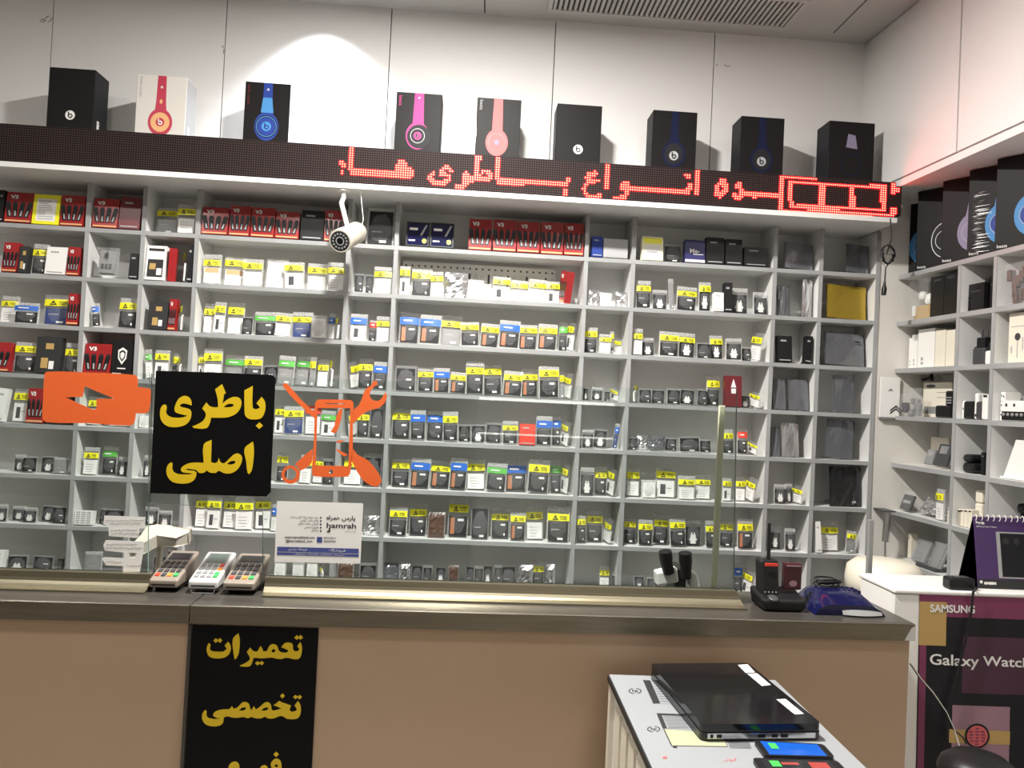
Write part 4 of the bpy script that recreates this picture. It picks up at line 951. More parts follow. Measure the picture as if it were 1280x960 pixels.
m = MB(); m.prism(circ(340 + 140 / 6, 460 + 800 / 6, 69 / 6), [circ(340 + 138 / 6, 460 + 797 / 6, 43 / 6)], fnG, .0004); m.build('wrench_ring', ['orange'], t)
# black battery sign
t, m, c = on_glass('glass_sign', 'black square sign with two yellow Persian words mounted on the glass', 'sign', smooth([(195.5, 463.4), (340, 468.6), (344.5, 472.5), (338.5, 615), (333, 620.5), (188, 616.3)], 2, 40), [], 'signblack', .0004, .003)
m.build('sign_board', ['signblack'], t)
G6 = lambda s: loop(s, 185, 455, 7.758); G7 = lambda s: loop(s, 185, 540, 7.758)
fnS = lambda u, v: (gl(u, v, .0042) - c, NC)
m = MB()
for P, H in ((G6('165 392 185 405 185 440 180 465 195 495 225 512 265 520 320 520 365 510 388 500 345 492 300 480 270 465 262 440 268 405 285 365 310 330 345 312 375 310 405 325 425 360 428 400 420 400 385 388 350 383 325 390 312 402 325 415 365 425 410 440 425 470 420 520 400 560 365 590 310 608 250 612 195 602 150 570 125 520 122 465 130 425 148 400'), []),
             (G6('435 605 470 590 520 565 550 535 565 500 560 470 530 430 570 372 605 410 660 420 685 415 680 340 655 245 722 195 760 285 745 290 735 340 725 385 765 350 820 322 865 320 900 340 910 385 895 435 860 480 800 510 740 520 615 520 605 570 570 622 450 620'), [G6('738 418 765 395 800 385 830 390 838 400 815 415 770 420')]),
             (G6('938 255 1020 212 1018 420 1045 438 1075 430 1090 420 1055 380 1105 318 1135 360 1143 420 1130 480 1100 525 1050 537 985 532 950 505 940 465'), []), (G6('1048 598 1085 565 1118 598 1082 630'), []),
             (G7('940 158 1020 92 1030 150 1028 250 1010 370 985 408 970 395 955 280'), []),
             (G7('545 120 622 75 615 290 650 300 680 285 690 250 710 295 745 300 790 260 840 215 880 208 912 235 915 275 895 330 850 380 790 402 735 395 690 375 660 395 600 390 575 370 550 392 500 395 475 370 430 360 385 355 370 362 400 370 450 375 475 390 470 430 445 470 390 495 310 498 240 480 195 430 183 370 200 315 230 292 242 305 240 350 255 385 290 405 350 410 420 408 438 402 400 396 345 390 325 370 330 345 360 320 410 300 480 295 545 298'), [G7('770 310 800 285 840 278 855 290 840 305 800 315')])):
    m.prism(smooth(P), [smooth(x) for x in H], fnS, .0006)
m.build('lettering', ['yellowl'], t)
# printed notice
N3 = lambda x, y: (335 + x / 9.846, 620 + y / 9.846)
t, m, c = on_glass('printed_notice', 'white printed shop notice with blue bars taped to the glass', 'notice', [N3(112, 62), N3(1172, 90), N3(1137, 832), N3(80, 810)], [], 'offwhite', .0004, .0005)
m.build('paper', ['offwhite'], t)
fnN = lambda x, y: gl(*N3(x, y), .0013) - c
def stamp(m, body, xa, ya, xb, yb, fn, mi=0, bold=0.0, slope=.0):
    me = txt(body, 1.0, bold, 'LEFT'); X = [v.co.x for v in me.vertices]; Y = [v.co.y for v in me.vertices]
    x0, x1, y0, y1 = min(X), max(X), min(Y), max(Y)
    m.add([fn(xa + (v.co.x - x0) / (x1 - x0) * (xb - xa), yb + (v.co.y - y0) / (y1 - y0) * (ya - yb) + slope * (v.co.x - x0) / (x1 - x0) * (xb - xa)) for v in me.vertices], [tuple(p.vertices) for p in me.polygons], mi)
def bar(m, xa, ya, xb, yb, fn, mi, slope=0.0):
    s = slope * (xb - xa); m.add([fn(xa, ya), fn(xb, ya + s), fn(xb, yb + s), fn(xa, yb)], [(3, 2, 1, 0)], mi)
m = MB(); SL = .026
bar(m, 115, 622, 1118, 682, fnN, 1, SL); bar(m, 112, 690, 1118, 724, fnN, 1, SL)
stamp(m, arab('پارس همراه'), 720, 236, 1075, 310, fnN, 0, .03, SL); stamp(m, 'hamrah', 722, 328, 1085, 392, fnN, 0, .02, SL)
bar(m, 748, 392, 768, 430, fnN, 0); bar(m, 728, 425, 768, 445, fnN, 0); stamp(m, arab('فروش و تعمیر'), 950, 408, 1080, 450, fnN, 2, 0, SL)
for k, (s, xa) in enumerate(((arab('خرید و فروش انواع گوشی و تبلت'), 270), (arab('لوازم جانبی گوشی'), 395), (arab('فروش عمده لوازم'), 375), (arab('تعمیرات تخصصی'), 450), (arab('نرم افزار'), 535))):
    stamp(m, s, xa, 238 + k * 41, 622, 282 + k * 41, fnN, 0, .005, SL * .6); p = N3(650, 265 + k * 41)
    m.add([fnN(650 + 11 * math.cos(a * PI / 4), 266 + k * 41 + 11 * math.sin(a * PI / 4)) for a in range(8)], [tuple(range(8))[::-1]], 0)
stamp(m, 'www.hamrahland.com', 205, 488, 575, 522, fnN, 0, .02, SL * .5); stamp(m, '@hamrahland_com', 220, 534, 548, 576, fnN, 0, .02, SL * .5)
bar(m, 602, 502, 668, 572, fnN, 1, SL); stamp(m, 'h', 618, 512, 652, 566, fnN, 3, .03)
stamp(m, '09121811', 685, 504, 835, 528, fnN, 0, .02, SL * .5); stamp(m, '09247502', 685, 545, 835, 569, fnN, 0, .02, SL * .5)
fnN2 = lambda x, y: gl(*N3(x, y), .0016) - c
stamp(m, arab('فروشگاه مرکزی'), 250, 632, 480, 672, fnN2, 3, 0, SL); stamp(m, arab('فروشگاه'), 750, 645, 955, 688, fnN2, 3, 0, SL); stamp(m, arab('شیراز خیابان پاساژ موبایل'), 320, 700, 940, 724, fnN2, 3, 0, SL)
m.build('print', ['ink', 'barblue', 'inkg', 'offwhite'], t)
# handwritten notes behind the first pane
NB = lambda s: loop(s, 100, 620, 8.0)
rnd = random.Random(11)
for lb, s, H, rows in (('upper handwritten paper note taped to the glass beside the card terminals', '245 195 655 210 650 320 597 325 590 420 290 400 285 300 235 280', [], ((262, 240, 640), (300, 270, 600), (310, 335, 580), (320, 370, 580))),
                       ('lower notched handwritten paper note taped to the glass beside the card terminals', '260 440 640 455 635 560 600 757 430 757 438 700 260 692 220 625 240 610 440 620 440 565 250 545 235 490', ['490 566 570 571 555 620 505 620'], ((275, 478, 560), (260, 515, 620), (265, 655, 430), (470, 690, 600)))):
    P = NB(s); c = gl(P[0][0], P[0][1], .0003); t = thing('paper_note', lb, 'note', tuple(c)); m = MB()
    fnB = lambda u, v: (gl(u, v, .0009) - c, NC)
    m.prism(P, [NB(x) for x in H], fnB, .0004); m.build('paper', ['offwhite'], t)
    m = MB()
    for xa, y, xb in rows:
        x = xa
        while x < xb:
            w_ = rnd.uniform(8, 34); pts = [NB('%f %f' % (x + w_ * i / 4, y + rnd.uniform(-9, 7)))[0] for i in range(5)]
            m.tube([gl(*p, .0011) - c for p in pts], .0006, 4); x += w_ + rnd.uniform(6, 14)
    m.build('handwriting', ['inkg'], t)
# ---- lower black sign on the counter front
PF = cw(0, .012, 0)
def fr(px, py, off=0): return atp(px, py, PF, NC) + NC * off
c = fr(315, 870); t = thing('counter_sign', 'tall black sign with yellow Persian words fixed to the counter front', 'sign', tuple(c))
m = MB(); m.prism([(241, 780.5), (398.5, 785), (386, 1040), (226, 1040)], [], lambda u, v: (fr(u, v, .0035) - c, NC), .003); m.build('sign_board', ['signblack'], t)
m = MB(); m.prism([(236.4, 780), (240.2, 780.3), (225, 1040), (221, 1040)], [], lambda u, v: (fr(u, v, .005) - c, NC), .004); m.build('edge_trim', ['worktop'], t)
L1 = lambda s: loop(s, 230, 770, 7.111); L2 = lambda s: loop(s, 230, 860, 7.111)
m = MB()
for P, H in ((L1('265 213 288 192 310 213 287 235'), []), (L1('300 213 323 190 345 213 323 235'), []), (L1('225 235 240 250 235 290 255 308 300 312 350 312 370 300 385 285 365 258 395 222 415 250 420 295 395 345 350 368 285 372 230 355 207 310 210 265'), []),
             (L1('438 200 488 148 500 205 492 320 470 370 455 383 445 330'), []),
             (L1('500 435 545 415 580 390 590 368 562 315 592 275 622 308 655 312 683 262 700 285 705 308 740 305 757 268 790 245 828 258 845 300 870 318 920 318 930 300 868 272 898 238 940 232 968 246 972 290 988 308 1020 303 1028 290 1010 262 1038 225 1050 265 1048 322 1030 370 990 380 912 366 868 378 815 372 785 365 740 368 690 372 640 366 618 372 612 402 588 442 505 442'), [L1('780 305 798 285 818 300 805 318 785 318')]),
             (L1('635 415 657 395 680 415 657 435'), []), (L1('672 413 694 393 716 413 694 433'), []), (L1('983 188 1006 165 1028 188 1005 208'), []), (L1('1017 186 1039 163 1061 186 1038 208'), []),
             (L2('972 75 995 55 1015 75 994 95'), []), (L2('1008 75 1030 55 1052 75 1030 96'), []), (L2('857 65 880 42 900 65 878 88'), []),
             (L2('1015 110 1035 140 1042 190 1030 245 1000 268 920 268 890 250 860 242 800 264 750 264 725 250 690 263 640 263 600 252 570 263 535 252 480 259 430 256 400 247 370 250 358 262 350 305 320 328 260 335 200 318 168 275 168 225 190 190 205 200 205 240 225 262 280 270 330 265 290 258 262 240 270 215 300 195 350 185 410 180 430 155 445 180 480 165 520 125 550 118 580 135 590 170 600 195 625 155 642 185 680 160 720 125 755 122 775 145 785 190 800 195 870 178 815 152 797 150 850 110 880 125 955 150 940 190 960 205 1000 195 1005 180 985 150'), [L2('490 195 520 170 550 165 555 180 530 195'), L2('690 195 715 172 745 165 755 180 730 195')]),
             (L2('798 583 822 560 847 583 822 608'), []), (L2('780 700 775 665 800 630 830 622 860 640 870 690 868 760 835 800 700 860 690 840 760 800 800 765'), [L2('805 685 825 668 842 685 825 700')]),
             (L2('675 730 685 695 715 680 745 695 752 740 740 800 690 860 600 870 600 850 680 800 700 770'), []), (L2('400 720 405 680 440 650 480 655 497 690 490 720 440 730 460 760 470 800 420 850 300 850 260 800 280 760 300 810 400 815 420 790'), [])):
    m.prism(smooth(P), [smooth(x) for x in H], lambda u, v: (fr(u, v, .0043) - c, NC), .0006)
m.build('lettering', ['yellowl'], t)
# ---- cream edge post on the worktop
a = gl(896, 737, -.02); b = gl(897, 507, -.02)
t = thing('edge_post', 'thin cream plastic edge post standing behind the end of the glass', 'post', (cw(cl(a).x, eG + .018, ZC + .0005)), rc)
m = MB(); hp = b.z - ZC; m.rbox(-.008, .009, 0, .012, 0, hp, .002, 0, 2); m.build('edge_strip', ['pale'], t); m = MB(); m.rbox(-.02, .02, -.003, .03, 0, .006, .001); m.build('foot', ['pale'], t)
m = MB(); m.quad((.0095, .003, .0), (.0095 + .001, .003, .0), (.0105, .003, hp), (.0095, .003, hp)); 
# ================================================================ CARD TERMINALS
def terminal(label, pxl, pxr, pyf, pxt, col, style):
    p0, p1 = atz(pxl, pyf, ZC), atz(pxr, pyf, ZC); w = (p1 - p0).length; base = (p0 + p1) / 2
    top = atz(pxt, pyf - 36, ZC + .05); dx = top - base; rz = 0
    t = thing('card_terminal', label, 'terminal', (base.x, base.y, ZC + .0005), rc, 'card terminals on the counter')
    Ld = .168; h0, h1 = .034, .078
    def tp(v): return V((v.x, v.y, (.010 + (h0 if v.y < Ld / 2 else h1) - .010) if v.z > .02 else (.010 if v.y < Ld / 2 else .03)))
    def wedge(mb, x0, x1, b, z=0): mb.rbox(x0, x1, 0, Ld, 0, .05, b, 0, 3, lambda v: V((v.x * (1 if v.y < Ld / 2 else 1.04), v.y, z + (.012 if v.z < .02 else (h0 if v.y < Ld / 2 else h1)))))
    m = MB(); wedge(m, -w / 2, w / 2, .006); m.build('body', [col], t)
    m = MB(); m.rbox(-w * .42, w * .46, .03, Ld * .95, 0, .0115, .003); m.rbox(-w * .38, w * .38, Ld * .55, Ld * .9, .011, .03, .003); m.build('base', ['black' if style != 'white' else 'grey'], t)
    sl = (h1 - h0) / Ld; N_ = V((0, -sl, 1)).normalized()
    def fp_(x, y, o=.0008): return V((x, y, h0 + sl * y)) + N_ * o
    def pad(mb, x0, x1, y0, y1, mi, o=.0008, th=.0):
        if th: mb.hexa([fp_(x0, y0, 0), fp_(x1, y0, 0), fp_(x1, y1, 0), fp_(x0, y1, 0), fp_(x0 + .0008, y0 + .0008, th), fp_(x1 - .0008, y0 + .0008, th), fp_(x1 - .0008, y1 - .0008, th), fp_(x0 + .0008, y1 - .0008, th)], mi)
        else: mb.quad(fp_(x0, y0, o), fp_(x1, y0, o), fp_(x1, y1, o), fp_(x0, y1, o), mi)
    ya, yb = (.100, .152) if style == 'white' else (.114, .146)
    m = MB(); pad(m, -w * .40, w * .40, ya - .005, yb + .005, 0, .0006); pad(m, -w * .34, w * .34, ya, yb, 1, .0012); m.build('display', ['darkgrey' if style != 'white' else 'grey', 'lcd' if style == 'white' else 'lcdd'], t)
    r0, r1 = .014, .095 if style == 'white' else .104; nr = 4
    for r in range(nr):
        for k in range(4):
            x0 = -w * .42 + w * .84 * k / 4 + .002; x1 = -w * .42 + w * .84 * (k + 1) / 4 - .002; y0 = r0 + (r1 - r0) * r / nr + .003; y1 = r0 + (r1 - r0) * (r + 1) / nr - .004
            mt_ = 'keyg' if (k == 3 and r == 0) else 'keyo' if (r == 0 and k == 2 and style != 'white') or (style == 'white' and k == 3 and r == 2) else 'keyr' if (style != 'white' and r == 0 and k == 0) or (style == 'white' and k == 3 and r == 3) else ('darkgrey' if style != 'white' else 'grey')
            if style == 'white' and k == 3 and r == 1: continue
            if style == 'white' and mt_ == 'keyg': y1 += (r1 - r0) / nr * .8
            m = MB(); pad(m, x0, x1, y0, y1, 0, 0, .0028 if mt_ != 'keyg' else .0036); m.build('key', [mt_], t)
    m = MB(); m.box(-w * .40, w * .40, -.0006, .002, .019, .0225); m.build('card_slot', ['black'], t)
    if style == 'white':
        m = MB(); m.tube([(-w * .40, .002, .012), (-w * .37, .002, .001), (w * .37, .002, .001), (w * .40, .002, .012)], .002, 6); m.build('stand', ['grey'], t)
    return t
terminal('champagne card terminal beside the short glass channel', 184, 222, 741, 218, 'champagne', 'left')
terminal('white card terminal with large pale screen between the champagne ones', 233.5, 272, 742.5, 275, 'termwhite', 'white')
terminal('champagne card terminal beside the long glass channel', 277, 318, 744.5, 312, 'champagne', 'right')
# ================================================================ MICROSCOPE, ARM, SMALL THINGS BEHIND THE GLASS
ZD = .80
wd = thing('work_desk', 'low grey work desk behind the counter carrying the microscope and lamp arm', 'desk', cw(0, DEP + .02, 0), rc)
m = MB(); m.rbox(.3, LC - .35, 0, .42, ZD - .03, ZD, .003); m.build('desk_top', ['grey'], wd)
for x in (.32, 1.4, LC - .40): m = MB(); m.box(x, x + .03, .02, .40, 0, ZD - .0305); m.build('leg', ['grey'], wd)
YM = 2.45; b = at(848, 736, YM); t = thing('microscope', 'white and black stereo microscope with two eyepieces behind the glass', 'microscope', (b.x, YM, ZD + .0006))
def mp(px, py, dy=0): q = at(px, py, YM + dy); return V((q.x - b.x, q.y - YM, q.z - ZD - .0006))
zc_ = b.z - ZD
m = MB(); m.rbox(-.09, .09, -.05, .14, 0, .014, .004); m.tube([(0, .10, .01), (0, .10, zc_ + .02)], .013, 14); m.build('stand', ['white'], t)
m = MB(); m.rbox(-.016, .022, -.012, .11, zc_ - .09, zc_ + .065, .006, 0, 3); m.tube([(0, 0, zc_ - .16), (0, 0, zc_ - .085)], .02, 16); m.build('body', ['black'], t)
for nm, pts in (('eyepiece', ((836, 716), (833, 703), (831.5, 689))), ('eyepiece', ((857, 722), (857, 708), (856.5, 691)))):
    p = [mp(*q, -.02 + i * -.006) for i, q in enumerate(pts)]
    m = MB(); m.tube([p[0], p[0].lerp(p[1], .6), p[1], p[1].lerp(p[2], .4), p[2]], [.018, .019, .0195, .0215, .0205], 18); m.build(nm, ['black'], t)
for a0, a1, a2, a3 in (((821, 716), (847, 710), (849, 728), (822, 733)), ((863, 713), (872, 718), (876, 736), (864, 735))):
    m = MB(); q = [mp(*p, -.025) for p in (a0, a1, a2, a3)]; r = [p + V((0, .05, 0)) for p in q]
    m.hexa([q[3], q[2], r[2], r[3], q[0], q[1], r[1], r[0]]); o_ = m.build('prism_housing', ['white'], t); bv = o_.modifiers.new('bevel', 'BEVEL'); bv.width = .006; bv.segments = 3
# leaning card behind the post
q = [at(x, y, 2.16) for x, y in ((887, 741), (908, 741), (909, 724), (896, 720))]; c = V((q[0].x, 2.16, ZC + .0005)); t = thing('paper_card', 'small white card leaning at the foot of the cream post', 'card', tuple(c))
m = MB(); m.prism([(p.x - c.x, p.z - c.z - (q[0].z - c.z)) for p in q], [], lambda u, v: (V((u, v * .25, max(0, v))), V((0, -1, .25)).normalized()), .0015); m.build('paper', ['offwhite'], t)
# white arm of a lamp
c = at(212, 668, 2.46); t = thing('lamp_arm', 'white jointed lamp arm reaching over the work desk behind the glass', 'lamp', (c.x, c.y, ZD + .0005))
P = NB('600 318 680 300 780 300 900 325 1060 345 1075 380 990 415 800 405 770 440 720 500 660 508 640 400'); z0 = c.z - ZD
m = MB()
pl = [at(*p, 2.46) for p in P]
m.prism([(p.x - c.x, (c.z - p.z) * -2.2) for p in pl], [], lambda u, v: (V((u, v * 1.4, z0 + v * .25)), V((0, -.25, 1)).normalized()), .03); o_ = m.build('arm_plate', ['camcream'], t); bv = o_.modifiers.new('bevel', 'BEVEL'); bv.width = .004; bv.segments = 2
m = MB(); m.tube([(-.035, .02, 0), (-.035, .02, z0 - .02)], .010, 12); m.rbox(-.07, 0, -.01, .06, 0, .012, .004); m.build('arm_post', ['cream'], t)
m = MB(); m.lathe([(.012, 0), (.012, .03)], 14, 0, (-.035, .02, z0 - .035)); m.build('joint', ['black'], t)
# ================================================================ HANDSET DOCK AND DESK PHONE
b = atz(981, 765.5, ZC); kk = b.y / FPX
t = thing('phone_dock', 'black cordless handset dock with stub aerial on the counter', 'phone', (b.x, b.y, ZC + .0005), rc)
w = 61 * kk
m = MB(); m.rbox(-w / 2, w / 2, 0, .10, 0, .034, .010, 0, 3, lambda v: V((v.x * (.86 if v.z < .01 else 1), v.y, v.z if v.y < .05 else v.z * 1.5))); m.build('dock', ['black'], t)
m = MB(); m.rbox(-w * .42, -.002, .030, .075, .02, .028 + 48 * kk, .008, 0, 3, lambda v: V((v.x + (.002 if v.z > .05 else 0), v.y + (.02 if v.z > .05 else 0), v.z))); h_ = m.build('handset', ['black'], t)
m = MB(); m.rbox(-w * .34, -w * .06, .038, .042, .03 + 40 * kk, .03 + 44 * kk, .001); m.build('red_light_window', ['redb'], h_)
m = MB(); 
for i in range(4): m.rbox(-w * .36 + i * w * .08, -w * .36 + i * w * .08 + .004, .0275, .031, .045, .049, .001)
m.build('keys', ['grey'], h_)
m = MB(); m.tube([(-w * .20, .06, .09), (-w * .205, .063, .03 + 96 * kk * .98)], [.006, .0045], 10); m.build('aerial', ['black'], t)
m = MB(); m.lathe([(.014, 0), (.016, .003), (.010, .005)], 18, 0, (-w * .22, .012, .033), (0, -.4, 1)); m.build('button', ['darkgrey'], t)
t = thing('battery_charger_pack', 'dark maroon spare pack standing in the handset dock', 'battery', (b.x + w * .30 * DC.x, b.y + .045, ZC + .0525), rc)
m = MB(); m.rbox(-w * .19, w * .19, 0, .022, 0, 34 * kk, .003); m.build('pack', ['darkmaroon'], t); m = MB(); m.disc((0, -.0006, .018), .009, n=16, sx=1.3); m.box(-w * .16, w * .16, -.0008, 0, 30 * kk, 32 * kk); m.build('print', ['mauve'], t)
b = atz(1063, 770, ZC); kk = b.y / FPX; w = 94 * kk
t = thing('desk_phone', 'glossy navy blue desk phone with coiled black cord on the counter corner', 'phone', (b.x, b.y, ZC + .0005), rc)
NS = 16; m = MB(); vs = []
for j in range(9):
    yy = j / 8
    for i in range(NS + 1):
        u = i / NS; x = (u - .5) * w * (1 - .12 * yy); ed = min(1, min(u, 1 - u) * 5) ** .5; zz = (.014 + .042 * math.sin(PI * min(1, .12 + .62 * yy))) * ed * (1 - .28 * max(0, u - .55)); vs.append((x, yy * .15, zz if 0 < i < NS else 0))
m.add(vs, [(j * (NS + 1) + i, j * (NS + 1) + i + 1, (j + 1) * (NS + 1) + i + 1, (j + 1) * (NS + 1) + i) for j in range(8) for i in range(NS)], 0, True)
m.add([vs[i] for i in range(NS + 1)], [tuple(range(NS + 1))[::-1]], 0); m.add([vs[8 * (NS + 1) + i] for i in range(NS + 1)], [tuple(range(NS + 1))], 0); m.build('body', ['navy'], t)
m = MB(); P = [(-w * .12 + w * .56 * i / 10, -.006 - .010 * math.sin(PI * i / 10)) for i in range(11)]
m.add([(x, y, .004) for x, y in P] + [(x, y * .2 + .004, .019 - .004 * (i / 10)) for i, (x, y) in enumerate(P)], [(i, i + 1, i + 12, i + 11) for i in range(10)], 0, True); m.build('front_lip', ['grey'], t)
m = MB()
for r in range(3):
    for k in range(4): m.rbox(w * .08 + k * .014, w * .08 + k * .014 + .010, .07 + r * .018, .07 + r * .018 + .012, .04, .0555 - .001 * k, .002)
m.build('keypad', ['navy'], t)
m = MB(); pts = []
rnd = random.Random(5)
for i in range(90): a = i * .42; R_ = .022 + .010 * math.sin(i * .31); pts.append((-.015 + R_ * 1.3 * math.cos(a), .105 + R_ * .6 * math.sin(a), .062 + .008 * math.sin(i * .17) + .012 * max(0, math.sin(a * .5 + 1))))
m.tube(pts, .0026, 6); m.build('cord', ['black'], t)
# ================================================================ WHITE CABINET WITH POSTER, AND WHAT STANDS ON IT
YC = 2.22
a = at(1119, 736, YC); b = at(1280, 742, YC); ZK = (a.z + b.z) / 2; XC0, XC1 = a.x, b.x + .10
kb = thing('display_cabinet', 'white cabinet with a maroon watch poster at the end of the counter', 'cabinet', (XC0, YC, 0))
m = MB(); m.rbox(0, XC1 - XC0, .02, .20, 0, ZK - .014, .004, 0, 2); m.build('carcass', ['white'], kb)
m = MB(); m.rbox(-.004, XC1 - XC0, -.004, .21, ZK - .0135, ZK, .005, 0, 3); m.build('top', ['white'], kb)
m = MB(); m.box(.001, XC1 - XC0 - .001, 0, .0195, .02, ZK - .015); m.build('front_panel', ['white'], kb)
PK = V((0, YC, 0)); NK = V((0, -1, 0))
def kf(px, py, off=.0012): q = atp(px, py, PK, NK) + NK * off; return q - V((XC0, YC, 0))
def kq(m, x0, y0, x1, y1, mi, off, sl=.035):
    s = sl * (x1 - x0); tl = .02 * (y1 - y0); m.add([kf(x0, y0, off), kf(x0 - tl, y1, off), kf(x1 - tl, y1 + s, off), kf(x1, y0 + s, off)], [(0, 1, 2, 3)], mi)
xr = proj((XC1 - .01, YC, ZK))[0]
m = MB(); kq(m, 1149, 741.5, xr, 1010, 0, .0010); kq(m, 1149, 741.5, xr, 772, 1, .0012); kq(m, 1183, 771, xr, 800, 0, .0014); kq(m, 1157.5, 800, xr, 1010, 0, .0014); kq(m, 1149, 751.5, 1183, 806, 2, .0018); kq(m, 1149, 806, 1157.5, 1010, 1, .0017)
kq(m, 1203, 795, xr, 866, 3, .0018); kq(m, 1190, 881, 1262, 950, 4, .0018); kq(m, 1186, 911, 1262, 928, 2, .0021)
m.prism(circ(1220.8, 919.5, 15.5, 28), [], lambda u, v: (kf(u, v, .003), NK), .0006, 0); m.prism(circ(1220.8, 919.5, 13, 28), [], lambda u, v: (kf(u, v, .0034), NK), .0003, 5)
rnd = random.Random(6)
for r in range(6):
    for k in range(3):
        y = 909 + r * 3.9; x = 1211 + k * 7 + rnd.uniform(-1, 1)
        if (x + 2.5 - 1220.8) ** 2 + (y + 1 - 919.5) ** 2 < 120: kq(m, x, y, x + rnd.uniform(3, 6), y + 1.9, 1, .0037)
C6 = lambda x, y: (1100 + x / 6.856, 640 + y / 6.856); C7 = lambda x, y: (1120 + x / 4.8, 760 + y / 4.8)
stamp(m, 'SAMSUNG', 425, 788, 808, 856, lambda u, v: kf(*C6(u, v), .0026), 6, .028, .03)
stamp(m, 'Galaxy', 200, 272, 495, 358, lambda u, v: kf(*C7(u, v), .0026), 6, .015, .045); stamp(m, 'Watch', 518, 286, 800, 345, lambda u, v: kf(*C7(u, v), .0026), 6, .015, .045)
m.build('poster', ['coal', 'plum', 'gold', 'plumd', 'mauve', 'salmon', 'offwhite'], kb)
# tent calendar
yb = YC + .045; ap = at(1216.5, 646, yb + .035); f0 = at(1223, 731, yb); f1 = at(1290, 732, yb); bk = at(1204, 714, yb + .10)
tc = thing('tent_calendar', 'purple spiral bound tent calendar standing on the white cabinet', 'calendar', (f0.x, yb, ZK + .0005))
O = V(tc.location); hh = ap.z - ZK; Wd = f1.x - f0.x + .02; tl = ap.x - f0.x
def cal(x, t, off=0): return V((x + tl * t * 0, .035 * t, hh * t)) + V((0, -hh, .035)).normalized() * off      # on the sloping front
m = MB(); m.hexa([cal(0, 0), cal(Wd, 0), cal(Wd, 0, -.002), cal(0, 0, -.002), cal(0, 1), cal(Wd, 1), cal(Wd, 1, -.002), cal(0, 1, -.002)]); m.build('front_cover', ['purple'], tc)
m = MB(); m.hexa([(0, .098, 0), (Wd, .098, 0), (Wd, .1, 0), (0, .1, 0), (0, .036, hh), (Wd, .036, hh), (Wd, .038, hh), (0, .038, hh)]); m.hexa([(0, .004, 0), (Wd, .004, 0), (Wd, .098, 0), (0, .098, 0), (0, .004, .002), (Wd, .004, .002), (Wd, .098, .002), (0, .098, .002)])
m.add([(.0006, .004, .0), (.0006, .098, 0), (.0006, .037, hh * .97)], [(0, 1, 2), (2, 1, 0)]); m.build('stand_card', ['black'], tc)
m = MB(); n = 10
for i in range(n):
    x = .006 + i * Wd / n; pts = [(x, .035 + .007 * math.cos(a), hh - .002 + .009 * math.sin(a)) for a in [k * 2 * PI / 10 for k in range(11)]]; m.tube(pts, .0013, 5)
m.build('spiral_binding', ['white'], tc)
m = MB()
def cq(x0, x1, t0, t1, mi, off=.0008): m.add([cal(x0, t0, off), cal(x1, t0, off), cal(x1, t1, off), cal(x0, t1, off)], [(0, 1, 2, 3)], mi)
cq(0, Wd, 0, .13, 0); cq(.085 * .8, Wd, .15, .80, 1); cq(.085 * .8 + .012, Wd, .17, .78, 2, .0011)
for k in range(2): m.prism(circ(.098 + k * .034, .67, .010, 16), [], lambda u, v: (cal(u, .67 + (v - .67) / hh, .0016), V((0, -1, 0))), .0004, 0)
addtxt(m, 'SABIN', .009, lambda u, v: cal(.020 + u * 1.5, .06 + v / hh, .0012), 3, .001, 'LEFT'); m.prism(circ(.010, .09, .0048, 14), [], lambda u, v: (cal(u, .09 + (v - .09) / hh, .0013), V((0, -1, 0))), .0003, 3)
addtxt(m, 'Saraie', .011, lambda u, v: cal(.006 + u, .90 + v / hh, .0012), 3, .001, 'LEFT'); addtxt(m, '2000 Series Home Theatre', .006, lambda u, v: cal(.006 + u, .855 + v / hh, .0012), 3, 0, 'LEFT')
m.build('print', ['ink', 'inkg', 'coal', 'offwhite'], tc)
# black adapter box with its cable
yb = YC + .02; a = at(1185.5, 733, yb); b2 = at(1222, 735, yb); t = thing('adapter_box', 'small black adapter box on the white cabinet in front of the calendar', 'adapter', (a.x - .002, yb - .012, ZK + .0005))
w = b2.x - a.x - .012; m = MB(); m.rbox(0, w, 0, .042, 0, .036, .007, 0, 3); m.build('body', ['black'], t); m = MB(); m.rbox(w * .25, w * .8, .006, .03, .0355, .038, .001); m.build('lid', ['darkgrey'], t)
p0 = V((w * .85, -.002, .012)); O = V(t.location); pts = [p0]
for px, py in ((1216.5, 740), (1214, 765), (1206, 805), (1196, 845), (1186, 880), (1183, 925)): q = at(px, py, YC - .012) - O; pts.append(q)
m = MB(); m.tube([p0, p0 + V((0, -.02, .002))] + pts[1:], .0036, 8); m.build('cable', ['black'], t)
c = at(1139, 832, F1.y + .04); t = thing('wire', 'black and white wires drooping from the counter end across the poster', 'cable', tuple(c)); 
for nm, mt_, off in (('black_wire', 'black', 0), ('white_wire', 'white', .0045)):
    m = MB(); pts = [at(px + off * 200, py, y) - c for px, py, y in ((1138, 830, 2.03), (1150, 848, 2.08), (1165, 865, 2.12), (1182, 890, 2.15), (1192, 912, 2.16), (1200, 938, 2.16) if off else (1204, 922, 2.195), (1203, 975, 2.14) if off else (1208, 930, 2.2))]; m.tube(pts, .0022, 6); m.build(nm, [mt_], t)
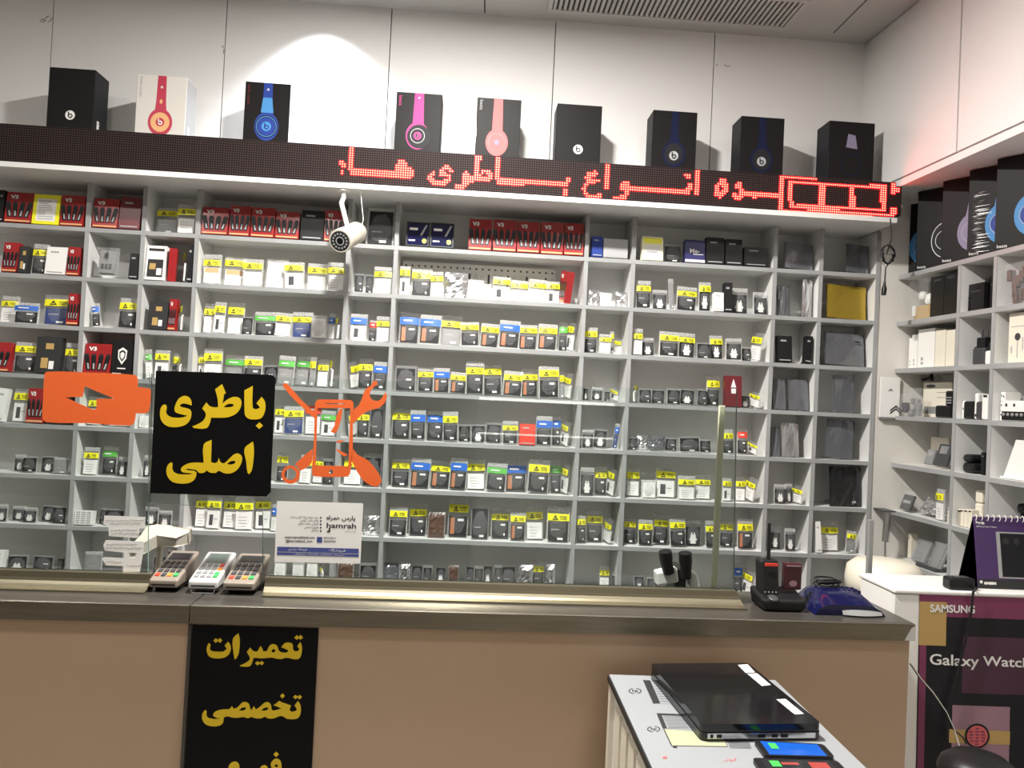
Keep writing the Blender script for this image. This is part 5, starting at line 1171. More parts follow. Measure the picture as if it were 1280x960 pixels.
# black rounded stool in front of the poster
c = at(1223, 968, 1.80); t = thing('stool', 'black round padded stool seat in front of the poster', 'stool', (c.x, c.y, 0)); zs = at(1223, 941, 1.80).z
m = MB(); m.lathe([(.055, zs - .075), (.082, zs - .07), (.090, zs - .05), (.083, zs - .028), (.06, zs - .010), (.03, zs - .002), (.001, zs)], 28); m.build('seat', ['black'], t)
m = MB(); m.tube([(0, 0, .05), (0, 0, zs - .07)], .02, 14); m.build('column', ['steel'], t)
for k in range(4): m = MB(); a = PI / 4 + k * PI / 2; m.tube([(0, 0, .06), (.10 * math.cos(a), .10 * math.sin(a), .02), (.16 * math.cos(a), .16 * math.sin(a), .008)], [.014, .012, .008], 8); m.build('leg', ['steel'], t)
# cream round tub chair behind the counter end
c = at(1105, 722, 2.72); t = thing('tub_stool', 'cream round topped plastic tub behind the end of the counter', 'stool', (c.x, c.y, 0)); zs = at(1105, 699, 2.72).z; R_ = 46 / FPX * 2.72
m = MB(); m.lathe([(R_ * .80, 0), (R_ * .86, zs - .14), (R_ * .92, zs - .125)], 32); m.build('body', ['white'], t)
m = MB(); m.lathe([(R_ * .9, zs - .125), (R_ * 1.0, zs - .12), (R_ * 1.02, zs - .075), (R_ * .97, zs - .03), (R_ * .75, zs - .006), (R_ * .3, zs), (.001, zs)], 36); m.build('lid', ['cream'], t)
# grey post at the end of the counter glass
a = at(1086, 752, 2.52); b2 = at(1089, 650, 2.52); t = thing('metal_post', 'thin grey metal post between the counter end and the cream tub', 'post', (a.x, 2.52, 0)); m = MB(); m.rbox(-.008, .008, 0, .016, .012, b2.z, .002); m.build('upright', ['grey'], t); m = MB(); m.rbox(-.04, .04, -.03, .045, 0, .012, .003); m.build('foot', ['grey'], t)
# coiled cable hanging by the corner
O = at(1107, 300, 3.02); t = thing('coiled_cable', 'coiled black cable with plug hanging beside the end of the LED sign', 'cable', tuple(O)); m = MB()
pts = [at(1113, 273, 3.0), at(1114, 300, 3.0), at(1108, 318, 3.0)]
for k in range(26): a = k * .75; pts.append(at(1110 + 9 * math.cos(a) * (1 if k % 3 else .6), 318 + 12 * math.sin(a), 2.99 + .01 * (k % 3)))
pts += [at(1107, 335, 3.0), at(1106, 352, 3.0)]
m.tube([p - O for p in pts], .0028, 6); m.build('cord', ['black'], t); m = MB(); p = at(1106, 352, 3.0) - O; q = at(1104.5, 369, 3.0) - O; m.tube([p, p.lerp(q, .3), p.lerp(q, .5), q], [.004, .006, .010, .009], 10); m.build('plug', ['black'], t)
# ================================================================ DISPLAY TABLE WITH LAPTOP
zt = at(800, 845, F0.y + (F1 - F0).y * .7 - .05).z
BL, BR, FR_ = atz(761.6, 843, zt), atz(965, 850, zt), atz(1080, 958, zt); FL = atz(811, 960, zt)
ux = (BR - BL); wt = ux.length; ux.normalize(); uy = ((FL - BL).normalized() + (FR_ - BR).normalized()).normalized(); uy = (uy - ux * uy.dot(ux)).normalized(); Lt = .72
tb = thing('display_table', 'white topped display table with printed sheets in front of the counter', 'table', (BL.x, BL.y, 0))
OT = V((BL.x, BL.y, 0))
def tw(s, e, z): return BL + ux * s + uy * e + V((0, 0, z - BL.z)) - OT
def tbox(m, s0, s1, e0, e1, z0, z1, mi=0): m.hexa([tw(s0, e1, z0), tw(s1, e1, z0), tw(s1, e0, z0), tw(s0, e0, z0), tw(s0, e1, z1), tw(s1, e1, z1), tw(s1, e0, z1), tw(s0, e0, z1)], mi)
wt2 = wt * 1.02
m = MB(); tbox(m, 0, wt2, 0, Lt, zt - .004, zt); m.build('top', ['tablew'], tb)
m = MB(); tbox(m, -.004, wt2 + .004, -.004, Lt + .004, zt - .016, zt - .0042); m.build('black_edge', ['black'], tb)
m = MB(); tbox(m, .012, wt2 - .012, .012, Lt - .012, .04, zt - .0165); m.build('carcass', ['white'], tb)
for s, e in ((.0, .0), (0, Lt - .03), (wt2 - .03, 0), (wt2 - .03, Lt - .03)): m = MB(); tbox(m, s, s + .03, e, e + .03, 0, zt - .0165); m.build('leg', ['cream'], tb)
m = MB()
for k in range(7): tbox(m, .004, .0115, .08 + k * .085, .08 + k * .085 + .06, .06, zt - .05)
m.build('side_slats', ['cream'], tb)
T5 = lambda x, y: atz(750 + x / 3.879, 820 + y / 3.879, zt + .0006) - OT
def tq(m, pts, mi, dz=0): m.add([T5(*p) + V((0, 0, dz)) for p in pts], [tuple(range(len(pts)))[::-1]], mi)
m = MB()
tq(m, [(208, 116), (243, 118), (293, 230), (258, 230)], 0); tq(m, [(245, 122), (300, 125), (352, 232), (297, 230)], 1); tq(m, [(275, 277), (398, 282), (404, 290), (281, 286)], 0, .0001); tq(m, [(275, 280), (296, 280), (325, 350), (304, 350)], 0, .0002); tq(m, [(300, 290), (405, 292), (435, 352), (328, 350)], 1)
tq(m, [(306, 352), (590, 372), (620, 440), (345, 436)], 2); tq(m, [(312, 354), (588, 374), (616, 438), (350, 434)], 3, .0002); tq(m, [(350, 436), (370, 436), (375, 445), (356, 445)], 0, .0003)
for k in range(12): y = 292 + k * 5; x0 = 305 + k * 2.4; tq(m, [(x0, y), (x0 + 98, y + 1), (x0 + 98.5, y + 2.2), (x0, y + 1.2)], 2, .0003)
for k in range(9): y = 122 + k * 12; x0 = 252 + k * 5.3; tq(m, [(x0, y), (x0 + 45, y + 2), (x0 + 46, y + 4), (x0 + 1, y + 2)], 2, .0003)
for k in range(10): y = 400 + k * 5; x0 = 612 + k * 2; tq(m, [(x0, y), (x0 + 105, y + 3), (x0 + 106, y + 4.4), (x0, y + 1.4)], 2, .0003)
for cx, cy in ((170, 169), (260, 354)):
    n = 22
    for s, w_ in ((1, .82),): m.add([T5(cx + 32 * math.cos(2 * PI * k / n), cy + 14 * math.sin(2 * PI * k / n)) for k in range(n)] + [T5(cx + 32 * w_ * math.cos(2 * PI * k / n), cy + 14 * w_ * math.sin(2 * PI * k / n)) for k in range(n)], [(k, n + k, n + (k + 1) % n, (k + 1) % n) for k in range(n) if k % 11 not in (4, 5)], 2)
    stamp(m, 'hp', cx - 14, cy - 8, cx + 14, cy + 9, lambda u, v: T5(u, v), 2, .02)
m.add([T5(315 + 12 * math.cos(k * PI / 6), 492 + 6 * math.sin(k * PI / 6)) for k in range(12)], [tuple(range(12))[::-1]], 4)
stamp(m, arab('فروش'), 600, 492, 660, 512, lambda u, v: T5(u, v), 4, 0)
m.build('printed_sheet', ['ink', 'tablew', 'darkgrey', 'sheetpale', 'salmon'], tb)
# laptop
zl0 = zt + .004; zl1 = zt + .037
def rpoly(c4, r=.012, n=4):
    out = []
    for i in range(4):
        p, a, b = c4[i], c4[i - 1], c4[(i + 1) % 4]; u = (a - p).normalized() * r; w = (b - p).normalized() * r
        for k in range(n + 1): t_ = k / n; out.append((p + u * (1 - t_) ** 2 + w * t_ ** 2))
    return out
LT = [atz(813, 829, zl1), atz(935, 828, zl1), atz(1027.5, 904, zl1), atz(877, 905, zl1)]
LT = [V((p.x, p.y, 0)) for p in LT]; cL = sum(LT, V()) / 4
lp = thing('laptop', 'closed glossy black laptop with paper stickers lying on the display table', 'laptop', (cL.x, cL.y, zt + .0008))
R0 = [p - cL for p in rpoly(LT, .014)]
def slab(nm, z0, z1, sc, mt_, bev=.002):
    m = MB(); P = [(p.x * sc, p.y * sc) for p in R0]
    m.prism(P, [], lambda u, v: (V((u, v, z1)), V((0, 0, 1))), z1 - z0); o_ = m.build(nm, [mt_], lp); b_ = o_.modifiers.new('bevel', 'BEVEL'); b_.width = bev; b_.segments = 2; b_.limit_method = 'ANGLE'; return o_
slab('base', .003, .0175, 1.0, 'blackg'); slab('lid', .0225, .0355, .996, 'blackg', .004); ed = slab('side_trim', .0176, .0224, .985, 'darkgrey', .0005)
ap_, bp_ = LT[3] - cL, LT[2] - cL; dd = (bp_ - ap_).normalized(); nn = V((dd.y, -dd.x, 0)); nn = nn if nn.y < 0 else -nn
m = MB()
def port(s, w_, z0, z1, mi, mm=None): p = ap_ + dd * s + nn * .0006; mm = mm or m; mm.hexa([p + V((0, 0, z0)), p + dd * w_ + V((0, 0, z0)), p + dd * w_ - nn * .003 + V((0, 0, z0)), p - nn * .003 + V((0, 0, z0)), p + V((0, 0, z1)), p + dd * w_ + V((0, 0, z1)), p + dd * w_ - nn * .003 + V((0, 0, z1)), p - nn * .003 + V((0, 0, z1))], mi)
Lw = (bp_ - ap_).length
port(.014, Lw - .028, .0055, .0165, 0); pm = MB()
for s, w_ in ((.02, .006), (.034, .011), (.125, .016), (.155, .013), (.175, .016)):
    if s + w_ < Lw - .016: p = s; port(p, w_, .007, .0145, 1, pm)
m.build('silver_side', ['silver', 'black'], lp)
o_ = pm.build('ports', ['silver', 'black'], lp); o_.location = nn * .0006
for nm, pts in (('barcode_sticker', ((668, 43), (716, 40), (752, 79), (707, 82))), ('sticker', ((714, 86), (762, 84), (828, 140), (785, 145))), ('sticker', ((855, 210), (900, 208), (988, 280), (945, 283)))):
    q = [atz(750 + x / 3.879, 820 + y / 3.879, zt + .0373) - V((cL.x, cL.y, zt + .0008)) for x, y in pts]
    m = MB(); m.add(q, [(3, 2, 1, 0)], 0)
    for k in range(4): t0, t1 = .15 + k * .2, .22 + k * .2; m.add([q[0].lerp(q[1], .15).lerp(q[3].lerp(q[2], .15), t0), q[0].lerp(q[1], .8).lerp(q[3].lerp(q[2], .8), t0), q[0].lerp(q[1], .8).lerp(q[3].lerp(q[2], .8), t1), q[0].lerp(q[1], .15).lerp(q[3].lerp(q[2], .15), t1)], [(3, 2, 1, 0)], 1)
    for v in range(4, len(m.v)): m.v[v] = (m.v[v][0], m.v[v][1], m.v[v][2] + .0003)
    m.build(nm, ['offwhite', 'inkg'], lp)
# phones lying on the table
for lb, pts, scm in (('phone with blue screen and green price tag lying on the table', ((745, 408), (1083, 428), (1140, 492), (800, 484)), 'phoneblue'), ('phone with black and red picture and green price tag, partly out of frame', ((738, 494), (1150, 508), (1215, 575), (790, 575)), 'lcdd')):
    q = [atz(750 + x / 3.879, 820 + y / 3.879, zt + .008) for x, y in pts]; q = [V((p.x, p.y, 0)) for p in q]; cq_ = sum(q, V()) / 4
    t = thing('mobile_phone', lb, 'phone', (cq_.x, cq_.y, zt + .0008)); R1 = [p - cq_ for p in rpoly(q, .010)]
    m = MB(); m.prism([(p.x, p.y) for p in R1], [], lambda u, v: (V((u, v, .0078)), V((0, 0, 1))), .0078); m.build('body', ['black'], t)
    def ph_(s, e): a = (q[0] - cq_).lerp(q[1] - cq_, s); b = (q[3] - cq_).lerp(q[2] - cq_, s); return a.lerp(b, e)
    def pq(m, s0, s1, e0, e1, z, mi): m.add([ph_(s0, e0) + V((0, 0, z)), ph_(s1, e0) + V((0, 0, z)), ph_(s1, e1) + V((0, 0, z)), ph_(s0, e1) + V((0, 0, z))], [(3, 2, 1, 0)], mi)
    m = MB(); pq(m, .08, .90, .07, .93, .0080, 0)
    if scm == 'lcdd': pq(m, .62, .84, .2, .85, .0082, 1); pq(m, .3, .5, .25, .4, .0082, 1)
    m.build('screen', [scm, 'blotch'], t); m = MB(); pq(m, .17, .28, .18, .55, .0086, 0); m.build('price_tag', ['wood'], t)
# ================================================================ GOODS ON THE SIDE SHELVES
def rg(name, label, cat, px0, px1, pyt, k, group=None, back=.03, rot=0.0):
    xm = (px0 + px1) / 2; s0 = rs(px0); s1 = rs(px1); zz = ZB(k) + .0095; pl = PR - NR * back
    f = lambda px, py: atp(px, py, pl, NR)
    A0 = f(px0, 480); A1 = f(px1, 480); s0 = (A0 - PR).dot(DR); s1 = (A1 - PR).dot(DR); top = f(xm, pyt).z
    bs = [0] + SD; ci = 0 if xm < 1193 else 1 if xm < 1237.5 else 2
    w_ = s1 - s0; sh = max(0, bs[ci] + .013 - s0); s0 += sh; s1 = min(s1, bs[ci + 1] - .013)
    if s1 - s0 < .018: s0, s1 = (s0, s0 + .022) if s0 - bs[ci] < .03 else (s1 - .03, s1)
    top = min(top, zz + .174)
    sm = (s0 + s1) / 2; q = rw(PR, sm, back, zz)
    t = thing(name, label, cat, q, ra + rot, group); return t, s1 - s0, max(.02, top - zz)
def simple_box(t, w, h, d, col, prints=(), pc='inkg', bev=.002, part='carton'):
    m = MB(); m.rbox(-w / 2, w / 2, 0, d, 0, h, bev, 0, 2); m.build(part, [col], t)
    if prints:
        m = MB()
        for x0, x1, z0, z1 in prints: m.quad((x0 * w, -.0005, z0 * h), (x1 * w, -.0005, z0 * h), (x1 * w, -.0005, z1 * h), (x0 * w, -.0005, z1 * h))
        m.build('print', [pc], t)
R2 = lambda x: 1090 + x / 6.4
Y2 = lambda y: 310 + y / 6.4; Y3 = lambda y: 450 + y / 6.4; Y4 = lambda y: 580 + y / 6.4
t, w, h = rg('earbud_pack', 'clear pack with white earbuds and gold base, end cell under headphone boxes', 'earbuds', R2(280), R2(435), Y2(225), 2)
m = MB(); m.rbox(-w * .42, w * .42, .01, .05, 0, h * .36, .006, 0, 2); m.build('gold_base', ['gold'], t); m = MB(); m.lathe([(.012, 0), (.02, .01), (.016, .03), (.004, .034)], 14, 0, (-.01, .02, h * .5)); m.lathe([(.014, 0), (.02, .012), (.014, .04), (.004, .045)], 14, 0, (w * .28, .02, h * .36)); m.lathe([(.009, 0), (.010, .04), (.004, .044)], 12, 0, (-w * .36, .01, h * .12)); m.build('earbuds', ['white'], t)
o_ = obj('film', FILMS[1], t); o_.scale = (w, 1.3, h); o_.location = (0, -.002, 0)
for i, (a, b2, y) in enumerate(((440, 545, 232), (548, 655, 205))):
    t, w, h = rg('card_box', ('tall plain black box beside the clear earbud pack', 'tall plain black box against the divider, after its black twin')[i], 'box', R2(a), R2(b2), Y2(y), 2, 'tall black boxes on the side shelf'); simple_box(t, w, h, .10, 'black', ((-.25, .25, .88, .92),), 'darkgrey')
for i, (a, b2, y, l) in enumerate(((672, 715, 400, 'low'), (697, 745, 350, 'middling'), (722, 870, 290, 'widest'), (872, 905, 245, 'thin upright'), (915, 945, 225, 'tallest upright'))):
    t, w, h = rg('charger_box', l + ' black charger box in the dark pile, second cell of second side shelf', 'box', R2(a), R2(b2), Y2(y), 2, 'black charger boxes on the side shelf', .03 + .022 * (i % 2)); simple_box(t, w * .96, h, .02 if i < 3 else .07, 'black', ((-.3, .3, .7, .74),), 'darkgrey')
t, w, h = rg('accessory_bag', 'crinkled bag of brown accessories, third cell of second side shelf', 'bag', R2(1015), 1289, Y2(120), 2)
o_ = obj('film', FILMS[5], t); o_.scale = (w, 1.6, h); m = MB(); rnd = random.Random(3)
for k in range(16): x = rnd.uniform(-.42, .38) * w; z = rnd.uniform(.02, .7) * h; m.rbox(x, x + .018, -.006, .02, z, z + .04, .003, 0, 1, lambda v: v)
m.build('contents', ['brownp'], t)
for i, (a, b2, y) in enumerate(((225, 255, 730), (306, 348, 695), (352, 488, 648), (492, 574, 655), (578, 648, 657))):
    t, w, h = rg('card_box', ('white box with small mark, deepest on third side shelf', 'white box with small mark, second from the corner, third side shelf', 'white box with small mark, widest of the white row', 'plain cream white box after the widest one', 'plain cream white box against the divider')[i], 'box', R2(a), R2(b2), Y2(y), 3, 'white boxes on the third side shelf', .05)
    simple_box(t, w * .97, h, .10, 'white' if i < 3 else 'cream', ((-.1 if i < 2 else -.28, .15 if i < 2 else -.12, .1, .16), (-.1 if i < 2 else -.28, .1 if i < 2 else -.14, .2, .28)) if i < 3 else (), 'inkg')
t, w, h = rg('plug_adapter', 'squat black plug adapter, second cell of third side shelf', 'adapter', R2(665), R2(785), Y2(792), 3); m = MB(); m.lathe([(w * .3, 0), (w * .36, h * .1), (w * .48, h * .8), (w * .46, h)], 20, 0, (0, .04, 0)); m.build('body', ['black'], t)
for i, (a, b2, y, c_, l) in enumerate(((792, 888, 715, 'darkgrey', 'dark grey two pin charger standing prongs up'), (892, 945, 755, 'white', 'white two pin charger beside the dark grey charger'))):
    t, w, h = rg('plug_charger', l, 'charger', R2(a), R2(b2), Y2(y), 3, None, .025); m = MB(); m.rbox(-w / 2, w / 2, 0, .05, 0, h * .62, .006, 0, 2); m.build('body', [c_], t); m = MB(); m.rbox(-w * .34, w * .34, .008, .042, h * .621, h, .003); m.build('collar', ['black'], t)
    m = MB()
    for x in (-.22, .22): m.tube([(x * w, .025, h), (x * w, .025, h + .028)], .0035, 8)
    m.build('prongs', ['darkgrey'], t)
t, w, h = rg('accessory_box', 'large white hang tab box with round printed mark, third side shelf', 'box', R2(1078), 1288, Y2(485), 3); simple_box(t, w, h, .07, 'cream', ((-.38, -.32, .2, .34), (-.12, -.08, .1, .5), (.1, .14, .25, .5), (-.4, .3, .72, .735)), 'inkg'); m = MB(); ell(m, -.1 * w, h * .52, .013, .013, -.0008, 0); m.build('printed_mark', ['darkgrey'], t)
c = at(1113, 494, YS - .02); t = thing('paper_bag', 'flat white card with black chevron marks standing against the corner wall', 'bag', (at(1113, 519, YS - .01).x, YS - .012, ZB(4) + .004)); 
q0 = at(1101.5, 470, YS - .012); q1 = at(1124, 518, YS - .012); X0 = q0.x - t.location.x; X1 = q1.x - t.location.x; hh = q0.z - t.location.z
m = MB(); m.rbox(X0, X1, 0, .008, 0, hh, .001); m.build('card', ['offwhite'], t); m = MB()
for cx, cz, s in ((.52, .70, .10), (.82, .26, .30)):
    for d_ in (0, -.45): x = X0 + (X1 - X0) * cx; z = hh * (cz + d_ * s * .5); r = (X1 - X0) * s; m.add([(x - r, -.0006, z - r * .5), (x, -.0006, z + r * .3), (x + r, -.0006, z - r * .5), (x + r, -.0006, z - r * .8), (x, -.0006, z), (x - r, -.0006, z - r * .8)], [(0, 5, 4, 1), (1, 4, 3, 2)], 0)
m.build('chevron_marks', ['ink'], t)
sup = thing('card_peg', 'small grey peg ledge carrying the chevron card on the corner wall', 'bracket', (t.location.x, YS - .006, ZB(4) - .006)); m = MB(); m.rbox(X0, X1, -.012, .010, 0, .006, .001); m.build('ledge', ['grey'], sup); t.location.z = ZB(4) + .0006
for i, (a, b2, y, c0_) in enumerate(((225, 298, 270, 'darkgrey'), (300, 408, 225, 'battg'))):
    t, w, h = rg('accessory_bag', ('slim clear bag of black parts, fourth side shelf', 'clear bag of pale parts with black clip, fourth side shelf')[i], 'bag', R2(a), R2(b2), Y3(y), 4, None, .02)
    o_ = obj('film', FILMS[4 + i], t); o_.scale = (w, 1.5, h); m = MB(); rnd = random.Random(i)
    for k in range(7): x = rnd.uniform(-.4, .25) * w; z = rnd.uniform(.02, .5) * h; m.rbox(x, x + w * .18, -.006, .015, z, z + h * .22, .003, 0, 1)
    m.build('contents', [c0_], t)
t, w, h = rg('card_box', 'cream printed box with oval badge, fourth side shelf', 'box', R2(412), R2(640), Y3(178), 4, None, .085); simple_box(t, w, h, .09, 'cream', ((.0, .3, .70, .715), (.0, .3, .56, .575), (-.45, .1, .1, .3)), 'battg'); m = MB(); ell(m, -.22 * w, h * .89, w * .17, h * .05, -.0008, 0); m.build('badge', ['darkgrey'], t)
t, w, h = rg('black_clip', 'black folded stand lying on top of the cream printed box', 'stand', R2(310), R2(460), Y3(130), 4, None, .09); t.location.z = at(1160, 477, 3.0).z + .004
m = MB(); m.tube([(-w / 2, .03, .012), (0, .03, .018), (w * .3, .02, .03), (w * .35, .02, .006)], .007, 8); m.build('arm', ['black'], t)
t, w, h = rg('cordless_phone', 'black cordless phone in its charging cradle, fourth side shelf', 'phone', R2(512), R2(632), Y3(245), 4, None, .01); m = MB(); m.rbox(-w / 2, w / 2, 0, .06, 0, h * .45, .006, 0, 2); m.build('cradle', ['black'], t)
m = MB(); m.rbox(-w * .05, w * .46, .012, .04, h * .452, h, .006, 0, 2); hs = m.build('handset', ['black'], t); m = MB()
for r in range(3):
    for k in range(3): m.rbox(w * (.03 + k * .13), w * (.03 + k * .13) + w * .09, .010, .013, h * (.52 + r * .1), h * (.52 + r * .1) + h * .06, .0006)
m.build('keypad', ['grey'], hs)
for a, b2, y, c_, l, pr_s in ((665, 728, 325, 'white', 'small rounded white charger, second cell of fourth side shelf', ((-.12, .12, .5, .6),)), (732, 818, 328, 'black', 'black cube charger beside the rounded white charger', ()), (822, 852, 265, 'white', 'narrow white adapter after the black cube charger', ((-.2, .2, .1, .2),)), (854, 878, 330, 'darkgrey', 'slim dark grey adapter between two white adapters', ()), (880, 930, 275, 'white', 'white adapter with black top against the divider', ((-.2, .4, .88, .98),))):
    t, w, h = rg('plug_charger', l, 'charger', R2(a), R2(b2), Y3(y), 4, 'small chargers on the fourth side shelf', .02); simple_box(t, w * .96, h, .045, c_, pr_s, 'ink', .006, 'body')
zb = 0
for i in range(3):
    t, w, h = rg('cable_box', ('bottom', 'middle', 'topmost')[i] + ' white box of the three box pile, third cell, fourth side shelf', 'box', R2(955), R2(1048), Y3(255), 4, 'pile of three white boxes'); h3 = h / 3 - .0008; t.location.z += i * (h3 + .0009); simple_box(t, w, h3, .06, 'white', ((-.34, -.14, .5, .72), (.08, .3, .4, .62)), 'ink')
t, w, h = rg('adapter_tray', 'white tray box with row of black adapters at its front', 'box', R2(1052), 1288, Y3(325), 4, None, .02); simple_box(t, w, h, .08, 'white', ((-.4, -.32, .7, .85), (-.1, -.02, .7, .85)), 'ink'); m = MB(); m.box(-w * .5, w * .5, -.003, -.0006, .002, h * .46); m.build('black_front', ['black'], t)
m = MB()
for k in range(6): m.lathe([(.006, 0), (.006, .003), (.002, .004)], 10, 0, (-w * .42 + k * w * .17, -.003, h * .3), (0, -1, 0))
m.build('buttons', ['grey'], t)
for a, b2, y, l, c_ in ((432, 500, 728, 'small grey phone pack, end cell of fifth side shelf', 'battg'), (508, 618, 682, 'dark grey phone pack leaning beside the small grey one', 'darkgrey')):
    t, w, h = rg('phone_pack', l, 'phone', R2(a), R2(b2), Y3(y), 5, None, .05); t.rotation_euler.x = -.3; t.location.z += .009; simple_box(t, w * .92, h, .012, c_, ((-.3, .3, .55, .9),), 'silver', .003, 'body')
t, w, h = rg('card_sheet', 'cream card standing behind the two phone packs', 'card', R2(488), R2(630), Y3(622), 5, None, .14); m = MB(); m.rbox(-w / 2, w / 2, 0, .006, 0, h, .001); m.build('sheet', ['cream'], t)
for i, (a, b2, y, dz) in enumerate(((662, 838, 818, 0), (668, 815, 752, .0))):
    t, w, h = rg('black_case', ('lower of two stacked black zip cases, fifth side shelf', 'upper of two stacked black zip cases, fifth side shelf')[i], 'case', R2(a), R2(b2), Y3(y), 5, 'stacked black zip cases'); hh = h
    if i == 0: h_low = h; simple_box(t, w, h, .08, 'black', (), 'ink', .012, 'shell')
    else: t.location.z += h_low + .0006; simple_box(t, w, h - h_low, .08, 'black', (), 'ink', .012, 'shell')
    m = MB(); z = (h if i == 0 else h - h_low) * .5; m.box(-w * .45, w * .45, -.001, .001, z - .001, z + .001); m.build('zip', ['darkgrey'], t)
t, w, h = rg('slim_box', 'slim upright black box against the divider, fifth side shelf', 'box', R2(892), R2(922), Y3(740), 5); simple_box(t, w * .9, h, .07, 'black', ((-.3, .3, .8, .84),), 'grey')
t, w, h = rg('wedge_stand', 'white sloping wedge stand, third cell of fifth side shelf', 'stand', R2(1075), 1289, Y3(640), 5, None, .04); m = MB(); m.prism([(-w * .5, 0), (w * .5, 0), (w * .5, h), (-w * .02, h)], [], lambda u, v: (V((u, 0, v)), V((0, -1, 0))), .05); m.build('wedge', ['white'], t); m = MB(); m.rbox(-w * .5, w * .5, -.012, .0, 0, .006, .001); m.build('foot', ['white'], t)
t, w, h = rg('phone_pack', 'dark phone in clear wrap leaning in the end cell, sixth side shelf', 'phone', R2(250), R2(340), Y4(262), 6, None, .03); t.rotation_euler.x = -.35; t.location.z += .009; simple_box(t, w * .9, h, .012, 'darkgrey', ((-.35, .35, .42, .62),), 'silver', .003, 'body'); o_ = obj('film', FILMS[0], t); o_.scale = (w, 1, h * 1.25)
t, w, h = rg('silver_pack', 'silver wrapped pack leaning mid cell, sixth side shelf', 'pack', R2(415), R2(552), Y4(285), 6, None, .05); t.rotation_euler.x = -.5; t.location.z += .009; o_ = obj('foil', SILV[0], t); o_.scale = (w, 1, h); m = MB(); m.rbox(-w * .3, w * .3, -.012, .0, h * .2, h * .8, .002); m.build('phone_inside', ['battg'], t)
t, w, h = rg('battery_bag', 'yellow topped bag against the divider, sixth side shelf', 'battery', R2(562), R2(628), Y4(208), 6, None, .03); t.scale = (w, 1, h)
for me in (FILMS[1], BANDS['Y'][1], BAT['w'][0], SEAMF): obj(me.name.split('.')[0], me, t)
for i in range(6):
    t, w, h = rg('cable_box', ORD[i] + ' white box in the row beside the calendar, sixth side shelf', 'box', R2(642 + i * 33), R2(642 + i * 33 + 31), Y4(362 + i * 2), 6, 'row of white boxes by the calendar', .02); simple_box(t, w * .96, h, .06, 'cream', ((-.4, .4, .86, .93),), 'ink')
for i in range(3):
    t, w, h = rg('roll_pack', ('bottom', 'middle', 'topmost')[i] + ' white pack in the pile against the divider, sixth side shelf', 'box', R2(858), R2(914), Y4(215), 6, 'pile of white packs', .05); h3 = h / 3 - .0008; t.location.z += i * (h3 + .0009); simple_box(t, w, h3, .06, 'cream', (), 'ink', .006)
t, w, h = rg('joystick', 'black and red joystick base with round knob behind the calendar', 'joystick', R2(1010), R2(1185), Y4(310), 6, None, .05); m = MB(); m.lathe([(w * .5, 0), (w * .5, h * .25), (w * .3, h * .42), (.012, h * .45)], 22, 0, (0, .05, 0)); m.build('base', ['black'], t); m = MB(); m.lathe([(.006, h * .4), (.008, h * .7), (.016, h * .72), (.019, h * .85), (.015, h * .97), (.004, h)], 18, 0, (w * .1, .05, 0)); m.build('knob', ['black'], t); m = MB(); m.rbox(-w * .35, -w * .05, .012, .02, h * .14, h * .3, .004); m.build('red_stripe', ['redb'], t)
for a, b2, y, l, bk_ in ((350, 478, 612, 'silver wrapped phone leaning in the end cell, seventh side shelf', .05), (482, 606, 648, 'silver edged phone pack leaning beside the silver wrapped phone', .03)):
    t, w, h = rg('phone_pack', l, 'phone', R2(a), R2(b2), Y4(y), 7, None, bk_); t.rotation_euler.x = -.4; t.location.z += .009; simple_box(t, w * .8, h, .012, 'battg', ((-.4, -.3, .05, .95), (.3, .4, .05, .95)), 'silver', .003, 'body'); o_ = obj('film', FILMS[4], t); o_.scale = (w, 1, h)
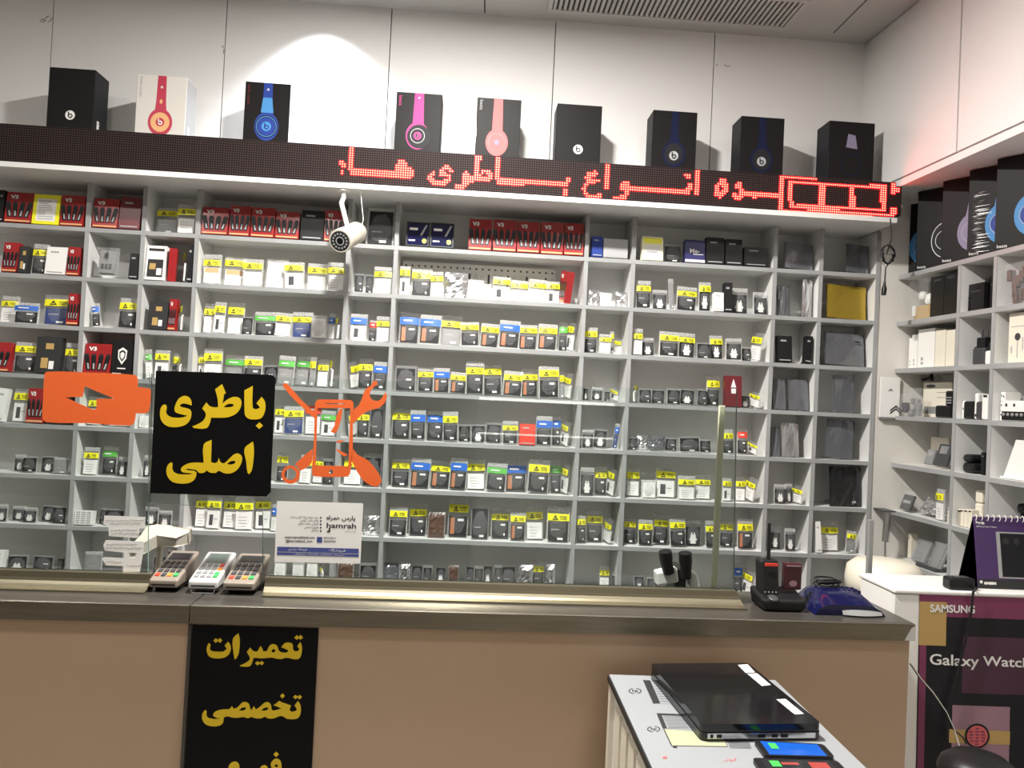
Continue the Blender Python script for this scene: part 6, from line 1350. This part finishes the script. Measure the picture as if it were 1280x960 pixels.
t, w, h = rg('phone_pack', 'grey phone lying flat near the front of the seventh side shelf', 'phone', R2(400), R2(560), Y4(812), 7, None, .01); simple_box(t, w, .012, .05, 'darkgrey', (), 'ink', .003, 'body'); m = MB(); m.quad((-w * .4, .006, .0124), (w * .4, .006, .0124), (w * .4, .045, .0124), (-w * .4, .045, .0124)); m.build('screen', ['lcdd'], t)
t, w, h = rg('card_box', 'tall slim cream box in the back corner, seventh side shelf', 'box', R2(172), R2(222), Y4(520), 7, None, .08); simple_box(t, w, h, .03, 'cream', ((-.3, .3, .8, .83),), 'inkg')
a = at(1110, 640, 3.12); b2 = at(1106.5, 677, 3.12); e = at(1109, 700, 3.12)
t = thing('curtain_tube', 'short chrome tube on a thin rod hanging at the corner below the sixth side shelf', 'tube', (a.x, a.y, a.z)); m = MB(); m.tube([(0, 0, 0), (b2.x - a.x, 0, b2.z - a.z)], .014, 16); m.build('tube', ['steel'], t); m = MB(); m.tube([(b2.x - a.x, 0, b2.z - a.z), (b2.x - a.x + .002, 0, e.z - a.z)], .004, 8); m.build('rod', ['steel'], t); m = MB(); m.box(-.02, .03, -.005, .08, 0, .006); m.build('hook', ['darkgrey'], t)
# ================================================================ LIT SHOWCASE BEHIND THE VIEWER (mirrored in the glass)
yS = -1.1; ks = 2 * 2.1 - yS
sc_ = thing('glass_showcase', 'lit glass showcase behind the viewer, mirrored as pale lines in the counter glass', 'showcase', (.22, yS, 0))
m = MB(); m.box(0, 1.0, -.34, -.32, .0, 1.62); m.build('back_panel', ['white'], sc_)
for x in (0, .985): m = MB(); m.box(x, x + .015, -.32, 0, 0, 1.62); m.build('side_post', ['steel'], sc_)
m = MB(); m.box(.0, 1.0, -.32, 0, 1.60, 1.62); m.build('top', ['steel'], sc_)
m = MB(); m.box(.0155, .9845, -.3, -.001, 0, .7); m.build('cabinet_base', ['white'], sc_)
for z, h in ((1.575, .020), (1.335, .012)): m = MB(); m.box(.016, .984, -.02, -.002, z, z + h); m.build('light_strip', ['lens'], sc_)
m = MB(); m.box(.016, .984, -.31, -.021, 1.335, 1.343); m.build('glass_shelf', ['glass'], sc_)
for o in list(S.objects):
    if o.parent is None and o.type == 'EMPTY' and o.get('label') is None: print('NOLABEL', o.name)
